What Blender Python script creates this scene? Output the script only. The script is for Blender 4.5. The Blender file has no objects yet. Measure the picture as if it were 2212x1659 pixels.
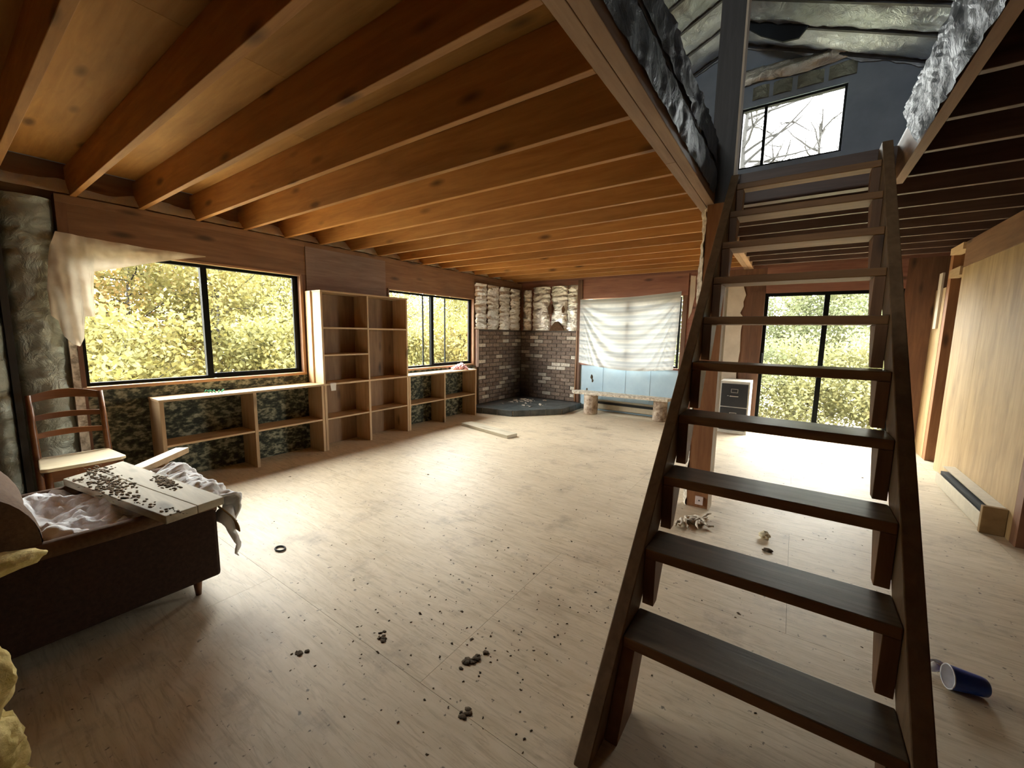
import bpy, bmesh, math, random
from mathutils import Vector, Matrix, noise as mnoise

random.seed(7)
sc = bpy.context.scene
COL = sc.collection

# ------------------------------------------------------------------ camera
CAM_H = 1.42
YAW, PITCH, ROLL, FPX = math.radians(-34.715), math.radians(7.154), math.radians(-0.894), 875.36
fw = Vector((math.sin(YAW) * math.cos(PITCH), math.cos(YAW) * math.cos(PITCH), -math.sin(PITCH)))
rt = Vector((math.cos(YAW), -math.sin(YAW), 0))
dn = fw.cross(rt)
r2 = math.cos(ROLL) * rt + math.sin(ROLL) * dn
d2 = -math.sin(ROLL) * rt + math.cos(ROLL) * dn
cam_data = bpy.data.cameras.new('camera')
cam_data.sensor_fit = 'HORIZONTAL'
cam_data.sensor_width = 36.0
cam_data.lens = FPX * 36.0 / 2212.0
cam_data.clip_start = 0.02
cam_data.clip_end = 300
cam = bpy.data.objects.new('camera', cam_data)
mw = Matrix.Identity(4)
for i in range(3):
    mw[i][0] = r2[i]; mw[i][1] = -d2[i]; mw[i][2] = -fw[i]
mw[0][3], mw[1][3], mw[2][3] = 0, 0, CAM_H
cam.matrix_world = mw
COL.objects.link(cam)
sc.camera = cam

# ------------------------------------------------------------------ sky (even overcast) and exposure
world = bpy.data.worlds.new('overcast_sky')
world.use_nodes = True
bg = world.node_tree.nodes['Background']
bg.inputs['Color'].default_value = (1.0, 0.975, 0.93, 1)
bg.inputs['Strength'].default_value = 1.0
sc.world = world
try:
    world.cycles.sampling_method = 'AUTOMATIC'
except Exception:
    pass
vs = sc.view_settings
vs.view_transform = 'Standard'
vs.look = 'None'
vs.gamma = 1.0
vs.use_curve_mapping = False
vs.exposure = 5.15
sc.display_settings.display_device = 'sRGB'
sc.cycles.max_bounces = 10
sc.cycles.diffuse_bounces = 6
sc.cycles.glossy_bounces = 3
sc.cycles.transmission_bounces = 6
sc.cycles.transparent_max_bounces = 12
sc.cycles.sample_clamp_indirect = 8
sc.cycles.caustics_reflective = False
sc.cycles.caustics_refractive = False


def portal(name, loc, rot, sx, sy):
    """marks a window opening so that the sky's light is sampled through it (emits nothing itself)"""
    l = bpy.data.lights.new(name, 'AREA')
    l.shape = 'RECTANGLE'; l.size = sx; l.size_y = sy
    l.cycles.is_portal = True
    o = bpy.data.objects.new(name, l)
    o.location = loc; o.rotation_euler = rot
    COL.objects.link(o)

H90 = math.pi / 2
portal('daylight_portal', (-4.86, 1.62, 1.48), (0, -H90, 0), 1.12, 1.80)
portal('daylight_portal', (-4.86, 4.70, 1.43), (0, -H90, 0), 1.14, 1.84)
portal('daylight_portal', (-2.47, 7.26, 1.45), (-H90, 0, 0), 1.72, 1.20)
portal('daylight_portal', (0.34, 7.26, 1.10), (-H90, 0, 0), 1.54, 1.96)
portal('daylight_portal', (-0.32, 7.26, 4.30), (-H90, 0, 0), 1.20, 0.84)
portal('daylight_portal', (-1.07, -2.30, 4.40), (H90, 0, 0), 1.10, 0.70)  # opening of the added rear gable window

# ------------------------------------------------------------------ helpers
WL = {}


def world_loc(o):
    return WL.get(o.name, Vector((0, 0, 0)))


def tag(o, label=None, cat=None, group=None, kind=None):
    if label: o['label'] = label
    if cat: o['category'] = cat
    if group: o['group'] = group
    if kind: o['kind'] = kind
    return o


def thing(name, loc, label=None, cat=None, group=None, kind=None):
    o = bpy.data.objects.new(name, None)
    o.empty_display_size = 0.1
    COL.objects.link(o)
    o.location = loc
    WL[o.name] = Vector(loc)
    return tag(o, label, cat, group, kind)


def link(name, me, origin, parent=None):
    o = bpy.data.objects.new(name, me)
    COL.objects.link(o)
    origin = Vector(origin)
    if parent is not None:
        o.parent = parent
        o.location = origin - world_loc(parent)
    else:
        o.location = origin
    WL[o.name] = origin
    return o


def mesh(name, verts, faces, mat, parent=None, smooth=False, origin=None):
    vs_ = [Vector(v) for v in verts]
    if origin is None:
        lo = Vector([min(v[i] for v in vs_) for i in range(3)])
        hi = Vector([max(v[i] for v in vs_) for i in range(3)])
        origin = Vector(((lo.x + hi.x) / 2, (lo.y + hi.y) / 2, lo.z if parent is None else (lo.z + hi.z) / 2))
    origin = Vector(origin)
    me = bpy.data.meshes.new(name)
    me.from_pydata([tuple(v - origin) for v in vs_], [], faces)
    me.update()
    if mat is not None:
        me.materials.append(mat)
    if smooth:
        for p in me.polygons: p.use_smooth = True
    return link(name, me, origin, parent)

BOXF = [(0, 3, 2, 1), (4, 5, 6, 7), (0, 1, 5, 4), (1, 2, 6, 5), (2, 3, 7, 6), (3, 0, 4, 7)]


def box_v(x0, x1, y0, y1, z0, z1):
    return [(x0, y0, z0), (x1, y0, z0), (x1, y1, z0), (x0, y1, z0), (x0, y0, z1), (x1, y0, z1), (x1, y1, z1), (x0, y1, z1)]


def bevel(o, w=0.004, seg=2):
    m = o.modifiers.new('bevel', 'BEVEL')
    m.width = w; m.segments = seg; m.limit_method = 'ANGLE'
    return o


def box(name, b, mat, parent=None, bev=0, jit=0):
    v = box_v(*b)
    if jit:
        v = [(p[0] + random.uniform(-jit, jit), p[1] + random.uniform(-jit, jit), p[2] + random.uniform(-jit, jit)) for p in v]
    o = mesh(name, v, BOXF, mat, parent)
    if bev: bevel(o, bev)
    return o


def obox(name, c, dims, rotz, mat, parent=None, bev=0, tilt=0, tilt_axis='X'):
    """box with centre c, dims, turned about z (and tilted)"""
    R = Matrix.Rotation(rotz, 3, 'Z') @ Matrix.Rotation(tilt, 3, tilt_axis)
    dx, dy, dz = [d / 2 for d in dims]
    v = [Vector(c) + R @ Vector(p) for p in box_v(-dx, dx, -dy, dy, -dz, dz)]
    o = mesh(name, v, BOXF, mat, parent)
    if bev: bevel(o, bev)
    return o


def prism(name, poly, axis, a0, a1, mat, parent=None, bev=0, smooth=False):
    """extrude a 2-D polygon along an axis: axis 'x' polygon is (y,z), 'y' (x,z), 'z' (x,y)"""
    def P(u, v, a):
        return {'x': (a, u, v), 'y': (u, a, v), 'z': (u, v, a)}[axis]
    n = len(poly)
    v = [P(u, w, a0) for u, w in poly] + [P(u, w, a1) for u, w in poly]
    f = [tuple(range(n - 1, -1, -1)), tuple(range(n, 2 * n))] + [(i, (i + 1) % n, n + (i + 1) % n, n + i) for i in range(n)]
    o = mesh(name, v, f, mat, parent, smooth)
    bm = bmesh.new(); bm.from_mesh(o.data); bmesh.ops.recalc_face_normals(bm, faces=bm.faces); bm.to_mesh(o.data); bm.free()
    if bev: bevel(o, bev)
    return o


def boxes(name, bs, mat, parent=None, bev=0):
    v, f = [], []
    for b in bs:
        k = len(v)
        v += box_v(*b)
        f += [tuple(i + k for i in q) for q in BOXF]
    o = mesh(name, v, f, mat, parent)
    if bev: bevel(o, bev)
    return o


def grid(name, nu, nv, fn, mat, parent=None, smooth=True, solid=0):
    v = [fn(i / nu, j / nv) for j in range(nv + 1) for i in range(nu + 1)]
    f = [(j * (nu + 1) + i, j * (nu + 1) + i + 1, (j + 1) * (nu + 1) + i + 1, (j + 1) * (nu + 1) + i) for j in range(nv) for i in range(nu)]
    o = mesh(name, v, f, mat, parent, smooth)
    if solid:
        m = o.modifiers.new('solid', 'SOLIDIFY'); m.thickness = solid; m.offset = 0
    return o


def tube_geo(pts, rads, n=8, cap=True):
    v, f = [], []
    pts = [Vector(p) for p in pts]
    for i, p in enumerate(pts):
        t = (pts[min(i + 1, len(pts) - 1)] - pts[max(i - 1, 0)]).normalized()
        a = Vector((0, 0, 1)) if abs(t.z) < 0.9 else Vector((1, 0, 0))
        u = t.cross(a).normalized(); w = t.cross(u)
        for k in range(n):
            an = 2 * math.pi * k / n
            v.append(p + (u * math.cos(an) + w * math.sin(an)) * rads[i])
    m = len(pts)
    for i in range(m - 1):
        for k in range(n):
            f.append((i * n + k, i * n + (k + 1) % n, (i + 1) * n + (k + 1) % n, (i + 1) * n + k))
    if cap:
        f.append(tuple(range(n - 1, -1, -1))); f.append(tuple(range((m - 1) * n, m * n)))
    return v, f


def tube(name, pts, rads, mat, parent=None, n=8, smooth=True):
    v, f = tube_geo(pts, rads, n)
    return mesh(name, v, f, mat, parent, smooth)


def blob_geo(c, r, seed=0, sub=3, amp=0.25, freq=2.0, flat=None):
    bm = bmesh.new()
    bmesh.ops.create_icosphere(bm, subdivisions=sub, radius=1)
    off = Vector((seed * 3.1, seed * 1.7, seed * 5.3))
    out = []
    for v in bm.verts:
        p = v.co.copy()
        k = 1 + amp * mnoise.noise(p * freq + off) + amp * 0.5 * mnoise.noise(p * freq * 2.7 + off)
        q = Vector((p.x * r[0] * k, p.y * r[1] * k, p.z * r[2] * k)) + Vector(c)
        if flat is not None and q.z < flat: q.z = flat
        out.append(q)
    bm.verts.index_update()
    f = [tuple(v.index for v in fc.verts) for fc in bm.faces]
    bm.free()
    return out, f


def blob(name, c, r, mat, parent=None, seed=0, sub=3, amp=0.25, freq=2.0, flat=None):
    v, f = blob_geo(c, r, seed, sub, amp, freq, flat)
    return mesh(name, v, f, mat, parent, True)


def lathe(name, prof, c, mat, parent=None, n=24, R=None):
    """profile [(r,z)] round z, optionally rotated by R, at c"""
    v, f = [], []
    for r, z in prof:
        for k in range(n):
            a = 2 * math.pi * k / n
            p = Vector((r * math.cos(a), r * math.sin(a), z))
            if R is not None: p = R @ p
            v.append(p + Vector(c))
    for i in range(len(prof) - 1):
        for k in range(n):
            f.append((i * n + k, i * n + (k + 1) % n, (i + 1) * n + (k + 1) % n, (i + 1) * n + k))
    return mesh(name, v, f, mat, parent, True)

# ------------------------------------------------------------------ materials


def new_mat(name):
    m = bpy.data.materials.new(name)
    m.use_nodes = True
    nt = m.node_tree
    return m, nt, nt.nodes['Principled BSDF']


def N(nt, t, **kw):
    n = nt.nodes.new(t)
    for k, v in kw.items():
        setattr(n, k, v)
    return n


def ramp(nt, fac, stops, interp='LINEAR'):
    r = N(nt, 'ShaderNodeValToRGB')
    cr = r.color_ramp
    cr.interpolation = interp
    while len(cr.elements) < len(stops): cr.elements.new(0.5)
    for e, (p, c) in zip(cr.elements, stops):
        e.position = p; e.color = (*c, 1) if len(c) == 3 else c
    nt.links.new(fac, r.inputs[0])
    return r.outputs[0]


def coords(nt, scale=(1, 1, 1), rand=True, world=False):
    if world:
        out = N(nt, 'ShaderNodeNewGeometry').outputs['Position']
    else:
        out = N(nt, 'ShaderNodeTexCoord').outputs['Object']
    if rand:
        oi = N(nt, 'ShaderNodeObjectInfo')
        mu = N(nt, 'ShaderNodeMath', operation='MULTIPLY'); mu.inputs[1].default_value = 41.7
        nt.links.new(oi.outputs['Random'], mu.inputs[0])
        ad = N(nt, 'ShaderNodeVectorMath', operation='ADD')
        nt.links.new(out, ad.inputs[0]); nt.links.new(mu.outputs[0], ad.inputs[1])
        out = ad.outputs[0]
    mp = N(nt, 'ShaderNodeVectorMath', operation='MULTIPLY')
    mp.inputs[1].default_value = scale
    nt.links.new(out, mp.inputs[0])
    return mp.outputs[0]


def tex_noise(nt, vec, scale, detail=5, rough=0.55, dist=0.0):
    n = N(nt, 'ShaderNodeTexNoise')
    n.inputs['Scale'].default_value = scale
    n.inputs['Detail'].default_value = detail
    n.inputs['Roughness'].default_value = rough
    n.inputs['Distortion'].default_value = dist
    nt.links.new(vec, n.inputs['Vector'])
    return n.outputs['Fac']


def mixc(nt, fac, a, b, mode='MIX'):
    m = N(nt, 'ShaderNodeMix', data_type='RGBA', blend_type=mode)
    if isinstance(fac, float): m.inputs[0].default_value = fac
    else: nt.links.new(fac, m.inputs[0])
    for s, x in ((6, a), (7, b)):
        if isinstance(x, tuple): m.inputs[s].default_value = (*x, 1) if len(x) == 3 else x
        else: nt.links.new(x, m.inputs[s])
    return m.outputs[2]


def bump(nt, b, h, strength=0.3, dist=0.01):
    n = N(nt, 'ShaderNodeBump')
    n.inputs['Strength'].default_value = strength
    n.inputs['Distance'].default_value = dist
    nt.links.new(h, n.inputs['Height'])
    nt.links.new(n.outputs[0], b.inputs['Normal'])


def wood(name, c1, c2, axis='x', rough=0.65, dirt=None, dirt_amt=0.35, knots=True, vary=0.25):
    m, nt, b = new_mat(name)
    s = {'x': (1.2, 14, 14), 'y': (14, 1.2, 14), 'z': (14, 14, 1.2)}[axis]
    s2 = {'x': (1.5, 5, 5), 'y': (5, 1.5, 5), 'z': (5, 5, 1.5)}[axis]
    g = tex_noise(nt, coords(nt, s), 1.6, 6, 0.6, 0.6)
    col = ramp(nt, g, [(0.3, c1), (0.7, c2)])
    blot = tex_noise(nt, coords(nt, s2), 1.1, 4, 0.6)
    dcol = dirt if dirt else tuple(x * 0.35 for x in c1)
    bf = ramp(nt, blot, [(0.50, (0, 0, 0)), (0.78, (dirt_amt,) * 3)])
    col = mixc(nt, bf, col, dcol)
    if knots:
        kv = coords(nt, {'x': (1.6, 5, 5), 'y': (5, 1.6, 5), 'z': (5, 5, 1.6)}[axis])
        vo = N(nt, 'ShaderNodeTexVoronoi'); vo.inputs['Scale'].default_value = 1.0
        nt.links.new(kv, vo.inputs['Vector'])
        kf = ramp(nt, vo.outputs['Distance'], [(0.06, (0.85,) * 3), (0.17, (0, 0, 0))])
        col = mixc(nt, kf, col, tuple(x * 0.25 for x in c1))
    oi = N(nt, 'ShaderNodeObjectInfo')
    mr = N(nt, 'ShaderNodeMapRange'); mr.inputs['To Min'].default_value = 1 - vary; mr.inputs['To Max'].default_value = 1 + vary * 0.4
    nt.links.new(oi.outputs['Random'], mr.inputs['Value'])
    cb = N(nt, 'ShaderNodeCombineColor')
    for i in range(3): nt.links.new(mr.outputs[0], cb.inputs[i])
    col = mixc(nt, 1.0, col, cb.outputs[0], 'MULTIPLY')
    nt.links.new(col, b.inputs['Base Color'])
    b.inputs['Roughness'].default_value = rough
    bump(nt, b, g, 0.25, 0.004)
    return m


def speck(name, stops, scale=8, rough=0.8, metallic=0.0, detail=6, bmp=0.2, bdist=0.01, rand=True, stretch=(1, 1, 1)):
    m, nt, b = new_mat(name)
    g = tex_noise(nt, coords(nt, stretch, rand), scale, detail, 0.62)
    nt.links.new(ramp(nt, g, stops), b.inputs['Base Color'])
    b.inputs['Roughness'].default_value = rough
    b.inputs['Metallic'].default_value = metallic
    if bmp: bump(nt, b, g, bmp, bdist)
    return m


def plain(name, c, rough=0.5, metallic=0.0):
    return speck(name, [(0.35, tuple(x * 0.85 for x in c)), (0.7, c)], 20, rough, metallic, 3, 0.03, 0.002)


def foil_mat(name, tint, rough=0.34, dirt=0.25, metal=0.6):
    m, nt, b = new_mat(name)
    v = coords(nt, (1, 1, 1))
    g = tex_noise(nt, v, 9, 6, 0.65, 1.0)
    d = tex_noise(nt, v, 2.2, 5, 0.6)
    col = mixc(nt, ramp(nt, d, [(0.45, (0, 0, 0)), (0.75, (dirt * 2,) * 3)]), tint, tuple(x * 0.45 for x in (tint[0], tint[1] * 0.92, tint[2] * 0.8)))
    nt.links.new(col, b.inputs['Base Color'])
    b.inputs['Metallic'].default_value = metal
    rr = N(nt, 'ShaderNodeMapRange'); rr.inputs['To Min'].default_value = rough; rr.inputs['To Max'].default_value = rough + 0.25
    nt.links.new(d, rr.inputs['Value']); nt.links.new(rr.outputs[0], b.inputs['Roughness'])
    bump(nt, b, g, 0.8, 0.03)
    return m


def cloth_mat(name, c1, c2, stripes=False, trans=0.5, stripe_scale=6.0):
    m, nt, b = new_mat(name)
    g = tex_noise(nt, coords(nt, (1, 1, 1), False), 5, 5, 0.6)
    col = ramp(nt, g, [(0.35, c2), (0.6, c1)])
    if stripes:
        sx = N(nt, 'ShaderNodeSeparateXYZ')
        nt.links.new(N(nt, 'ShaderNodeUVMap').outputs[0], sx.inputs[0])
        mu = N(nt, 'ShaderNodeMath', operation='MULTIPLY'); mu.inputs[1].default_value = stripe_scale
        nt.links.new(sx.outputs['Y'], mu.inputs[0])
        fr = N(nt, 'ShaderNodeMath', operation='FRACT'); nt.links.new(mu.outputs[0], fr.inputs[0])
        sf = ramp(nt, fr.outputs[0], [(0.0, (0, 0, 0)), (0.30, (0.0,) * 3), (0.42, (0.7,) * 3), (0.60, (0.55,) * 3), (0.66, (0.15,) * 3), (0.70, (0.8,) * 3), (0.94, (0.8,) * 3), (1.0, (0, 0, 0))])
        col = mixc(nt, sf, col, (0.36, 0.39, 0.41))
    b.inputs['Roughness'].default_value = 0.9
    nt.links.new(col, b.inputs['Base Color'])
    tr = N(nt, 'ShaderNodeBsdfTranslucent'); nt.links.new(col, tr.inputs[0])
    mx = N(nt, 'ShaderNodeMixShader'); mx.inputs[0].default_value = trans
    out = nt.nodes['Material Output']
    nt.links.new(b.outputs[0], mx.inputs[1]); nt.links.new(tr.outputs[0], mx.inputs[2]); nt.links.new(mx.outputs[0], out.inputs[0])
    return m


def leaf_mat(name, stops):
    m, nt, b = new_mat(name)
    g = tex_noise(nt, coords(nt, (1, 1, 1), False, True), 1.1, 3, 0.6)
    oi = N(nt, 'ShaderNodeObjectInfo')
    ad = N(nt, 'ShaderNodeMath', operation='MULTIPLY_ADD'); ad.inputs[1].default_value = 0.3; 
    nt.links.new(oi.outputs['Random'], ad.inputs[0]); nt.links.new(g, ad.inputs[2])
    col = ramp(nt, ad.outputs[0], stops)
    nt.links.new(col, b.inputs['Base Color'])
    b.inputs['Roughness'].default_value = 0.7
    tr = N(nt, 'ShaderNodeBsdfTranslucent'); nt.links.new(col, tr.inputs[0])
    mx = N(nt, 'ShaderNodeMixShader'); mx.inputs[0].default_value = 0.45
    nt.links.new(b.outputs[0], mx.inputs[1]); nt.links.new(tr.outputs[0], mx.inputs[2])
    nt.links.new(mx.outputs[0], nt.nodes['Material Output'].inputs[0])
    return m


def glass_mat(name):
    m, nt, b = new_mat(name)
    nt.nodes.remove(b)
    tr = N(nt, 'ShaderNodeBsdfTransparent'); tr.inputs[0].default_value = (0.95, 0.97, 0.96, 1)
    gl = N(nt, 'ShaderNodeBsdfGlossy'); gl.inputs['Roughness'].default_value = 0.03
    lw = N(nt, 'ShaderNodeFresnel'); lw.inputs[0].default_value = 1.3
    mx = N(nt, 'ShaderNodeMixShader')
    bk = N(nt, 'ShaderNodeMath', operation='SUBTRACT'); bk.inputs[0].default_value = 1.0
    nt.links.new(N(nt, 'ShaderNodeNewGeometry').outputs['Backfacing'], bk.inputs[1])
    fm = N(nt, 'ShaderNodeMath', operation='MULTIPLY')     # mirror only at the front face of the pane
    nt.links.new(lw.outputs[0], fm.inputs[0]); nt.links.new(bk.outputs[0], fm.inputs[1])
    nt.links.new(fm.outputs[0], mx.inputs[0]); nt.links.new(tr.outputs[0], mx.inputs[1]); nt.links.new(gl.outputs[0], mx.inputs[2])
    nt.links.new(mx.outputs[0], nt.nodes['Material Output'].inputs[0])
    return m


def floor_mat():
    m, nt, b = new_mat('floor_plywood')
    P = coords(nt, (1, 1, 1), False, True)
    g = tex_noise(nt, coords(nt, (1.5, 9, 1), True, True), 1.5, 6, 0.62, 2.2)
    col = ramp(nt, g, [(0.28, (0.54, 0.44, 0.30)), (0.47, (0.63, 0.53, 0.38)), (0.72, (0.70, 0.60, 0.46))])
    fine = tex_noise(nt, coords(nt, (4, 42, 1), True, True), 1.2, 5, 0.65, 1.6)
    col = mixc(nt, ramp(nt, fine, [(0.50, (0, 0, 0)), (0.68, (0.48,) * 3)]), col, (0.30, 0.225, 0.14))
    # worn, dusty and grubby patches
    d1 = tex_noise(nt, P, 0.8, 6, 0.65)
    col = mixc(nt, ramp(nt, d1, [(0.46, (0, 0, 0)), (0.70, (0.45,) * 3)]), col, (0.34, 0.27, 0.19))
    d2 = tex_noise(nt, P, 3.2, 7, 0.7)
    col = mixc(nt, ramp(nt, d2, [(0.55, (0, 0, 0)), (0.72, (0.55,) * 3)]), col, (0.24, 0.19, 0.14))
    d3 = tex_noise(nt, P, 28, 3, 0.6)
    col = mixc(nt, ramp(nt, d3, [(0.655, (0, 0, 0)), (0.71, (0.8,) * 3)]), col, (0.08, 0.06, 0.045))
    # one brown spill in front of the bench
    for (cx, cy, rx, ry, amt) in ((-2.4, 5.72, 0.62, 0.24, 0.6), (-0.95, 1.75, 0.4, 0.3, 0.25), (-2.0, 0.75, 0.6, 0.35, 0.4)):
        mp = N(nt, 'ShaderNodeVectorMath', operation='SUBTRACT'); mp.inputs[1].default_value = (cx, cy, 0)
        nt.links.new(P, mp.inputs[0])
        dv = N(nt, 'ShaderNodeVectorMath', operation='DIVIDE'); dv.inputs[1].default_value = (rx, ry, 1)
        nt.links.new(mp.outputs[0], dv.inputs[0])
        ln = N(nt, 'ShaderNodeVectorMath', operation='LENGTH'); nt.links.new(dv.outputs[0], ln.inputs[0])
        a2 = N(nt, 'ShaderNodeMath', operation='MULTIPLY_ADD'); a2.inputs[1].default_value = 1.2
        nt.links.new(d2, a2.inputs[0]); nt.links.new(ln.outputs['Value'], a2.inputs[2])
        ff = ramp(nt, a2.outputs[0], [(0.0, (amt,) * 3), (0.80, (amt,) * 3), (0.98, (0, 0, 0))])
        # ramp clamps above 1, so beyond the spill nothing changes
        col = mixc(nt, ff, col, (0.26, 0.18, 0.11))
    nt.links.new(col, b.inputs['Base Color'])
    b.inputs['Roughness'].default_value = 0.55
    bump(nt, b, g, 0.15, 0.003)
    return m


def brick_mat(name, c1, c2):
    m, nt, b = new_mat(name)
    g = tex_noise(nt, coords(nt, (1, 1, 1)), 30, 4, 0.6)
    col = ramp(nt, g, [(0.35, c1), (0.65, c2)])
    # soot from the stove that stood in the corner
    P = N(nt, 'ShaderNodeNewGeometry').outputs['Position']
    sb = N(nt, 'ShaderNodeVectorMath', operation='SUBTRACT'); sb.inputs[1].default_value = (-4.72, 7.1, 0.05)
    nt.links.new(P, sb.inputs[0])
    dv = N(nt, 'ShaderNodeVectorMath', operation='MULTIPLY'); dv.inputs[1].default_value = (1.05, 1.05, 0.62)
    nt.links.new(sb.outputs[0], dv.inputs[0])
    ln = N(nt, 'ShaderNodeVectorMath', operation='LENGTH'); nt.links.new(dv.outputs[0], ln.inputs[0])
    sf = ramp(nt, ln.outputs['Value'], [(0.1, (0.92,) * 3), (0.55, (0.6,) * 3), (1.0, (0, 0, 0))])
    col = mixc(nt, sf, col, (0.018, 0.016, 0.015))
    nt.links.new(col, b.inputs['Base Color'])
    b.inputs['Roughness'].default_value = 0.85
    bump(nt, b, g, 0.4, 0.004)
    return m

M = {}
M['floor'] = floor_mat()
M['joist'] = wood('joist_lumber', (0.42, 0.18, 0.045), (0.60, 0.30, 0.085), 'x', 0.6)
M['joist_shaded'] = wood('shaded_joist_lumber', (0.085, 0.048, 0.038), (0.15, 0.088, 0.068), 'x', 0.5)  # shade over the right-hand and rear ceiling is put into this wood colour
M['dark_stud'] = wood('blackened_stud', (0.02, 0.015, 0.010), (0.04, 0.03, 0.02), 'z', 0.7)
M['joist_y'] = wood('beam_lumber', (0.34, 0.20, 0.11), (0.50, 0.33, 0.20), 'y', 0.6)
M['subfloor'] = wood('subfloor_plywood', (0.44, 0.21, 0.045), (0.58, 0.31, 0.08), 'x', 0.7)
M['header_y'] = wood('header_lumber_y', (0.20, 0.095, 0.042), (0.31, 0.165, 0.078), 'y', 0.6)
M['header_x'] = wood('header_lumber_x', (0.24, 0.098, 0.065), (0.36, 0.165, 0.108), 'x', 0.6)
M['stud_z'] = wood('stud_lumber', (0.13, 0.055, 0.028), (0.22, 0.105, 0.05), 'z', 0.6)
M['post_shaded'] = wood('shaded_post_lumber', (0.045, 0.045, 0.05), (0.08, 0.08, 0.085), 'z', 0.6)  # shade on the upper post is put into this darker colour
M['post_z'] = wood('post_lumber', (0.26, 0.10, 0.035), (0.40, 0.18, 0.07), 'z', 0.6)
M['ply_mid'] = wood('stained_plywood', (0.28, 0.18, 0.14), (0.42, 0.30, 0.24), 'y', 0.7, knots=False)
M['ply_gold'] = wood('partition_plywood', (0.42, 0.27, 0.115), (0.57, 0.39, 0.19), 'z', 0.6, dirt=(0.22, 0.13, 0.05), dirt_amt=0.7, knots=False)
M['shelf_z'] = wood('shelf_board_z', (0.50, 0.32, 0.16), (0.66, 0.46, 0.26), 'z', 0.6)
M['shelf_y'] = wood('shelf_board_y', (0.50, 0.33, 0.17), (0.66, 0.47, 0.27), 'y', 0.6)
M['shelf_back'] = wood('shelf_back_plywood', (0.20, 0.11, 0.055), (0.30, 0.18, 0.09), 'z', 0.7)
M['ladder'] = wood('stringer_lumber', (0.16, 0.095, 0.045), (0.25, 0.155, 0.08), 'z', 0.6)
M['tread'] = wood('tread_lumber', (0.12, 0.098, 0.070), (0.225, 0.185, 0.135), 'x', 0.40, dirt=(0.045, 0.042, 0.038), dirt_amt=0.6)
M['tread_edge'] = wood('tread_edge_lumber', (0.19, 0.088, 0.028), (0.29, 0.145, 0.05), 'x', 0.6)
M['cleat'] = wood('cleat_lumber', (0.15, 0.068, 0.026), (0.24, 0.12, 0.052), 'z', 0.6)
M['chair'] = wood('chair_wood', (0.16, 0.055, 0.018), (0.25, 0.10, 0.035), 'y', 0.35, knots=False)
M['chair_seat'] = wood('chair_seat_lit', (0.84, 0.70, 0.45), (0.93, 0.82, 0.60), 'y', 0.32, knots=False, vary=0.0)  # window light falling on the seat is put into this pale colour
M['casing_y'] = wood('casing_y', (0.35, 0.17, 0.07), (0.50, 0.28, 0.13), 'y', 0.5, knots=False)
M['casing_z'] = wood('casing_z', (0.30, 0.14, 0.06), (0.45, 0.24, 0.11), 'z', 0.5, knots=False)
M['board'] = wood('weathered_board', (0.44, 0.39, 0.28), (0.62, 0.56, 0.43), 'x', 0.7, dirt=(0.10, 0.075, 0.045), dirt_amt=0.9)
M['lumber'] = wood('loose_lumber', (0.50, 0.36, 0.22), (0.66, 0.51, 0.34), 'x', 0.6)
M['bark'] = speck('log_bark', [(0.35, (0.18, 0.12, 0.08)), (0.5, (0.45, 0.35, 0.26)), (0.62, (0.62, 0.53, 0.43))], 9, 0.9, bmp=0.8, bdist=0.03)
M['mottled'] = speck('mottled_tar_board', [(0.40, (0.018, 0.020, 0.012)), (0.50, (0.06, 0.065, 0.04)), (0.56, (0.20, 0.19, 0.12)), (0.66, (0.34, 0.33, 0.23))], 26, 0.85, bmp=0.5, bdist=0.01, stretch=(1, 0.6, 1))
M['foil'] = foil_mat('foil_facing', (0.95, 0.93, 0.86), 0.20, 0.22, 0.9)
M['foil_grey'] = foil_mat('plastic_over_insulation', (0.42, 0.45, 0.38), 0.28, 0.3)
M['foil_blue'] = foil_mat('foil_facing_upstairs', (0.60, 0.68, 0.78), 0.30)  # blue tint puts the upstairs glare into the foil colour
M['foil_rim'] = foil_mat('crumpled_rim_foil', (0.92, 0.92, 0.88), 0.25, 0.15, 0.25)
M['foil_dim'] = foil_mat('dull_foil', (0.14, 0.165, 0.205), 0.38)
M['upper'] = speck('upstairs_glare_tint', [(0.3, (0.36, 0.46, 0.60)), (0.7, (0.46, 0.57, 0.72))], 3, 0.8, bmp=0.05)  # blue-grey puts the glare round the upper window into the surface colour
M['upper_wood'] = wood('upstairs_rafter', (0.12, 0.135, 0.16), (0.18, 0.20, 0.23), 'x', 0.6)  # bluish tone puts the same glare into the rafter colour
M['dark_panel'] = speck('dark_upstairs_panel', [(0.3, (0.012, 0.022, 0.036)), (0.7, (0.022, 0.036, 0.055))], 2, 0.6, bmp=0)
M['fibre'] = speck('brown_glass_fibre', [(0.3, (0.07, 0.035, 0.018)), (0.7, (0.20, 0.11, 0.055))], 30, 1.0, bmp=0.7, bdist=0.02)
M['drywall'] = speck('torn_drywall', [(0.3, (0.55, 0.47, 0.37)), (0.7, (0.68, 0.60, 0.49))], 5, 0.9)
M['plaster'] = speck('crumbled_gypsum', [(0.35, (0.32, 0.26, 0.19)), (0.55, (0.72, 0.65, 0.54)), (0.7, (0.82, 0.76, 0.66))], 22, 0.95, bmp=0.6)
M['blue'] = speck('blue_panel', [(0.3, (0.42, 0.60, 0.74)), (0.7, (0.54, 0.72, 0.84))], 4, 0.5)
M['pinkboard'] = plain('pale_pink_board', (0.80, 0.66, 0.62), 0.7)
M['mortar'] = brick_mat('mortar', (0.10, 0.08, 0.065), (0.18, 0.15, 0.12))
M['brick_a'] = brick_mat('brick_dark', (0.14, 0.10, 0.08), (0.29, 0.22, 0.175))
M['brick_b'] = brick_mat('brick_brown', (0.21, 0.155, 0.122), (0.38, 0.30, 0.24))
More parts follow.
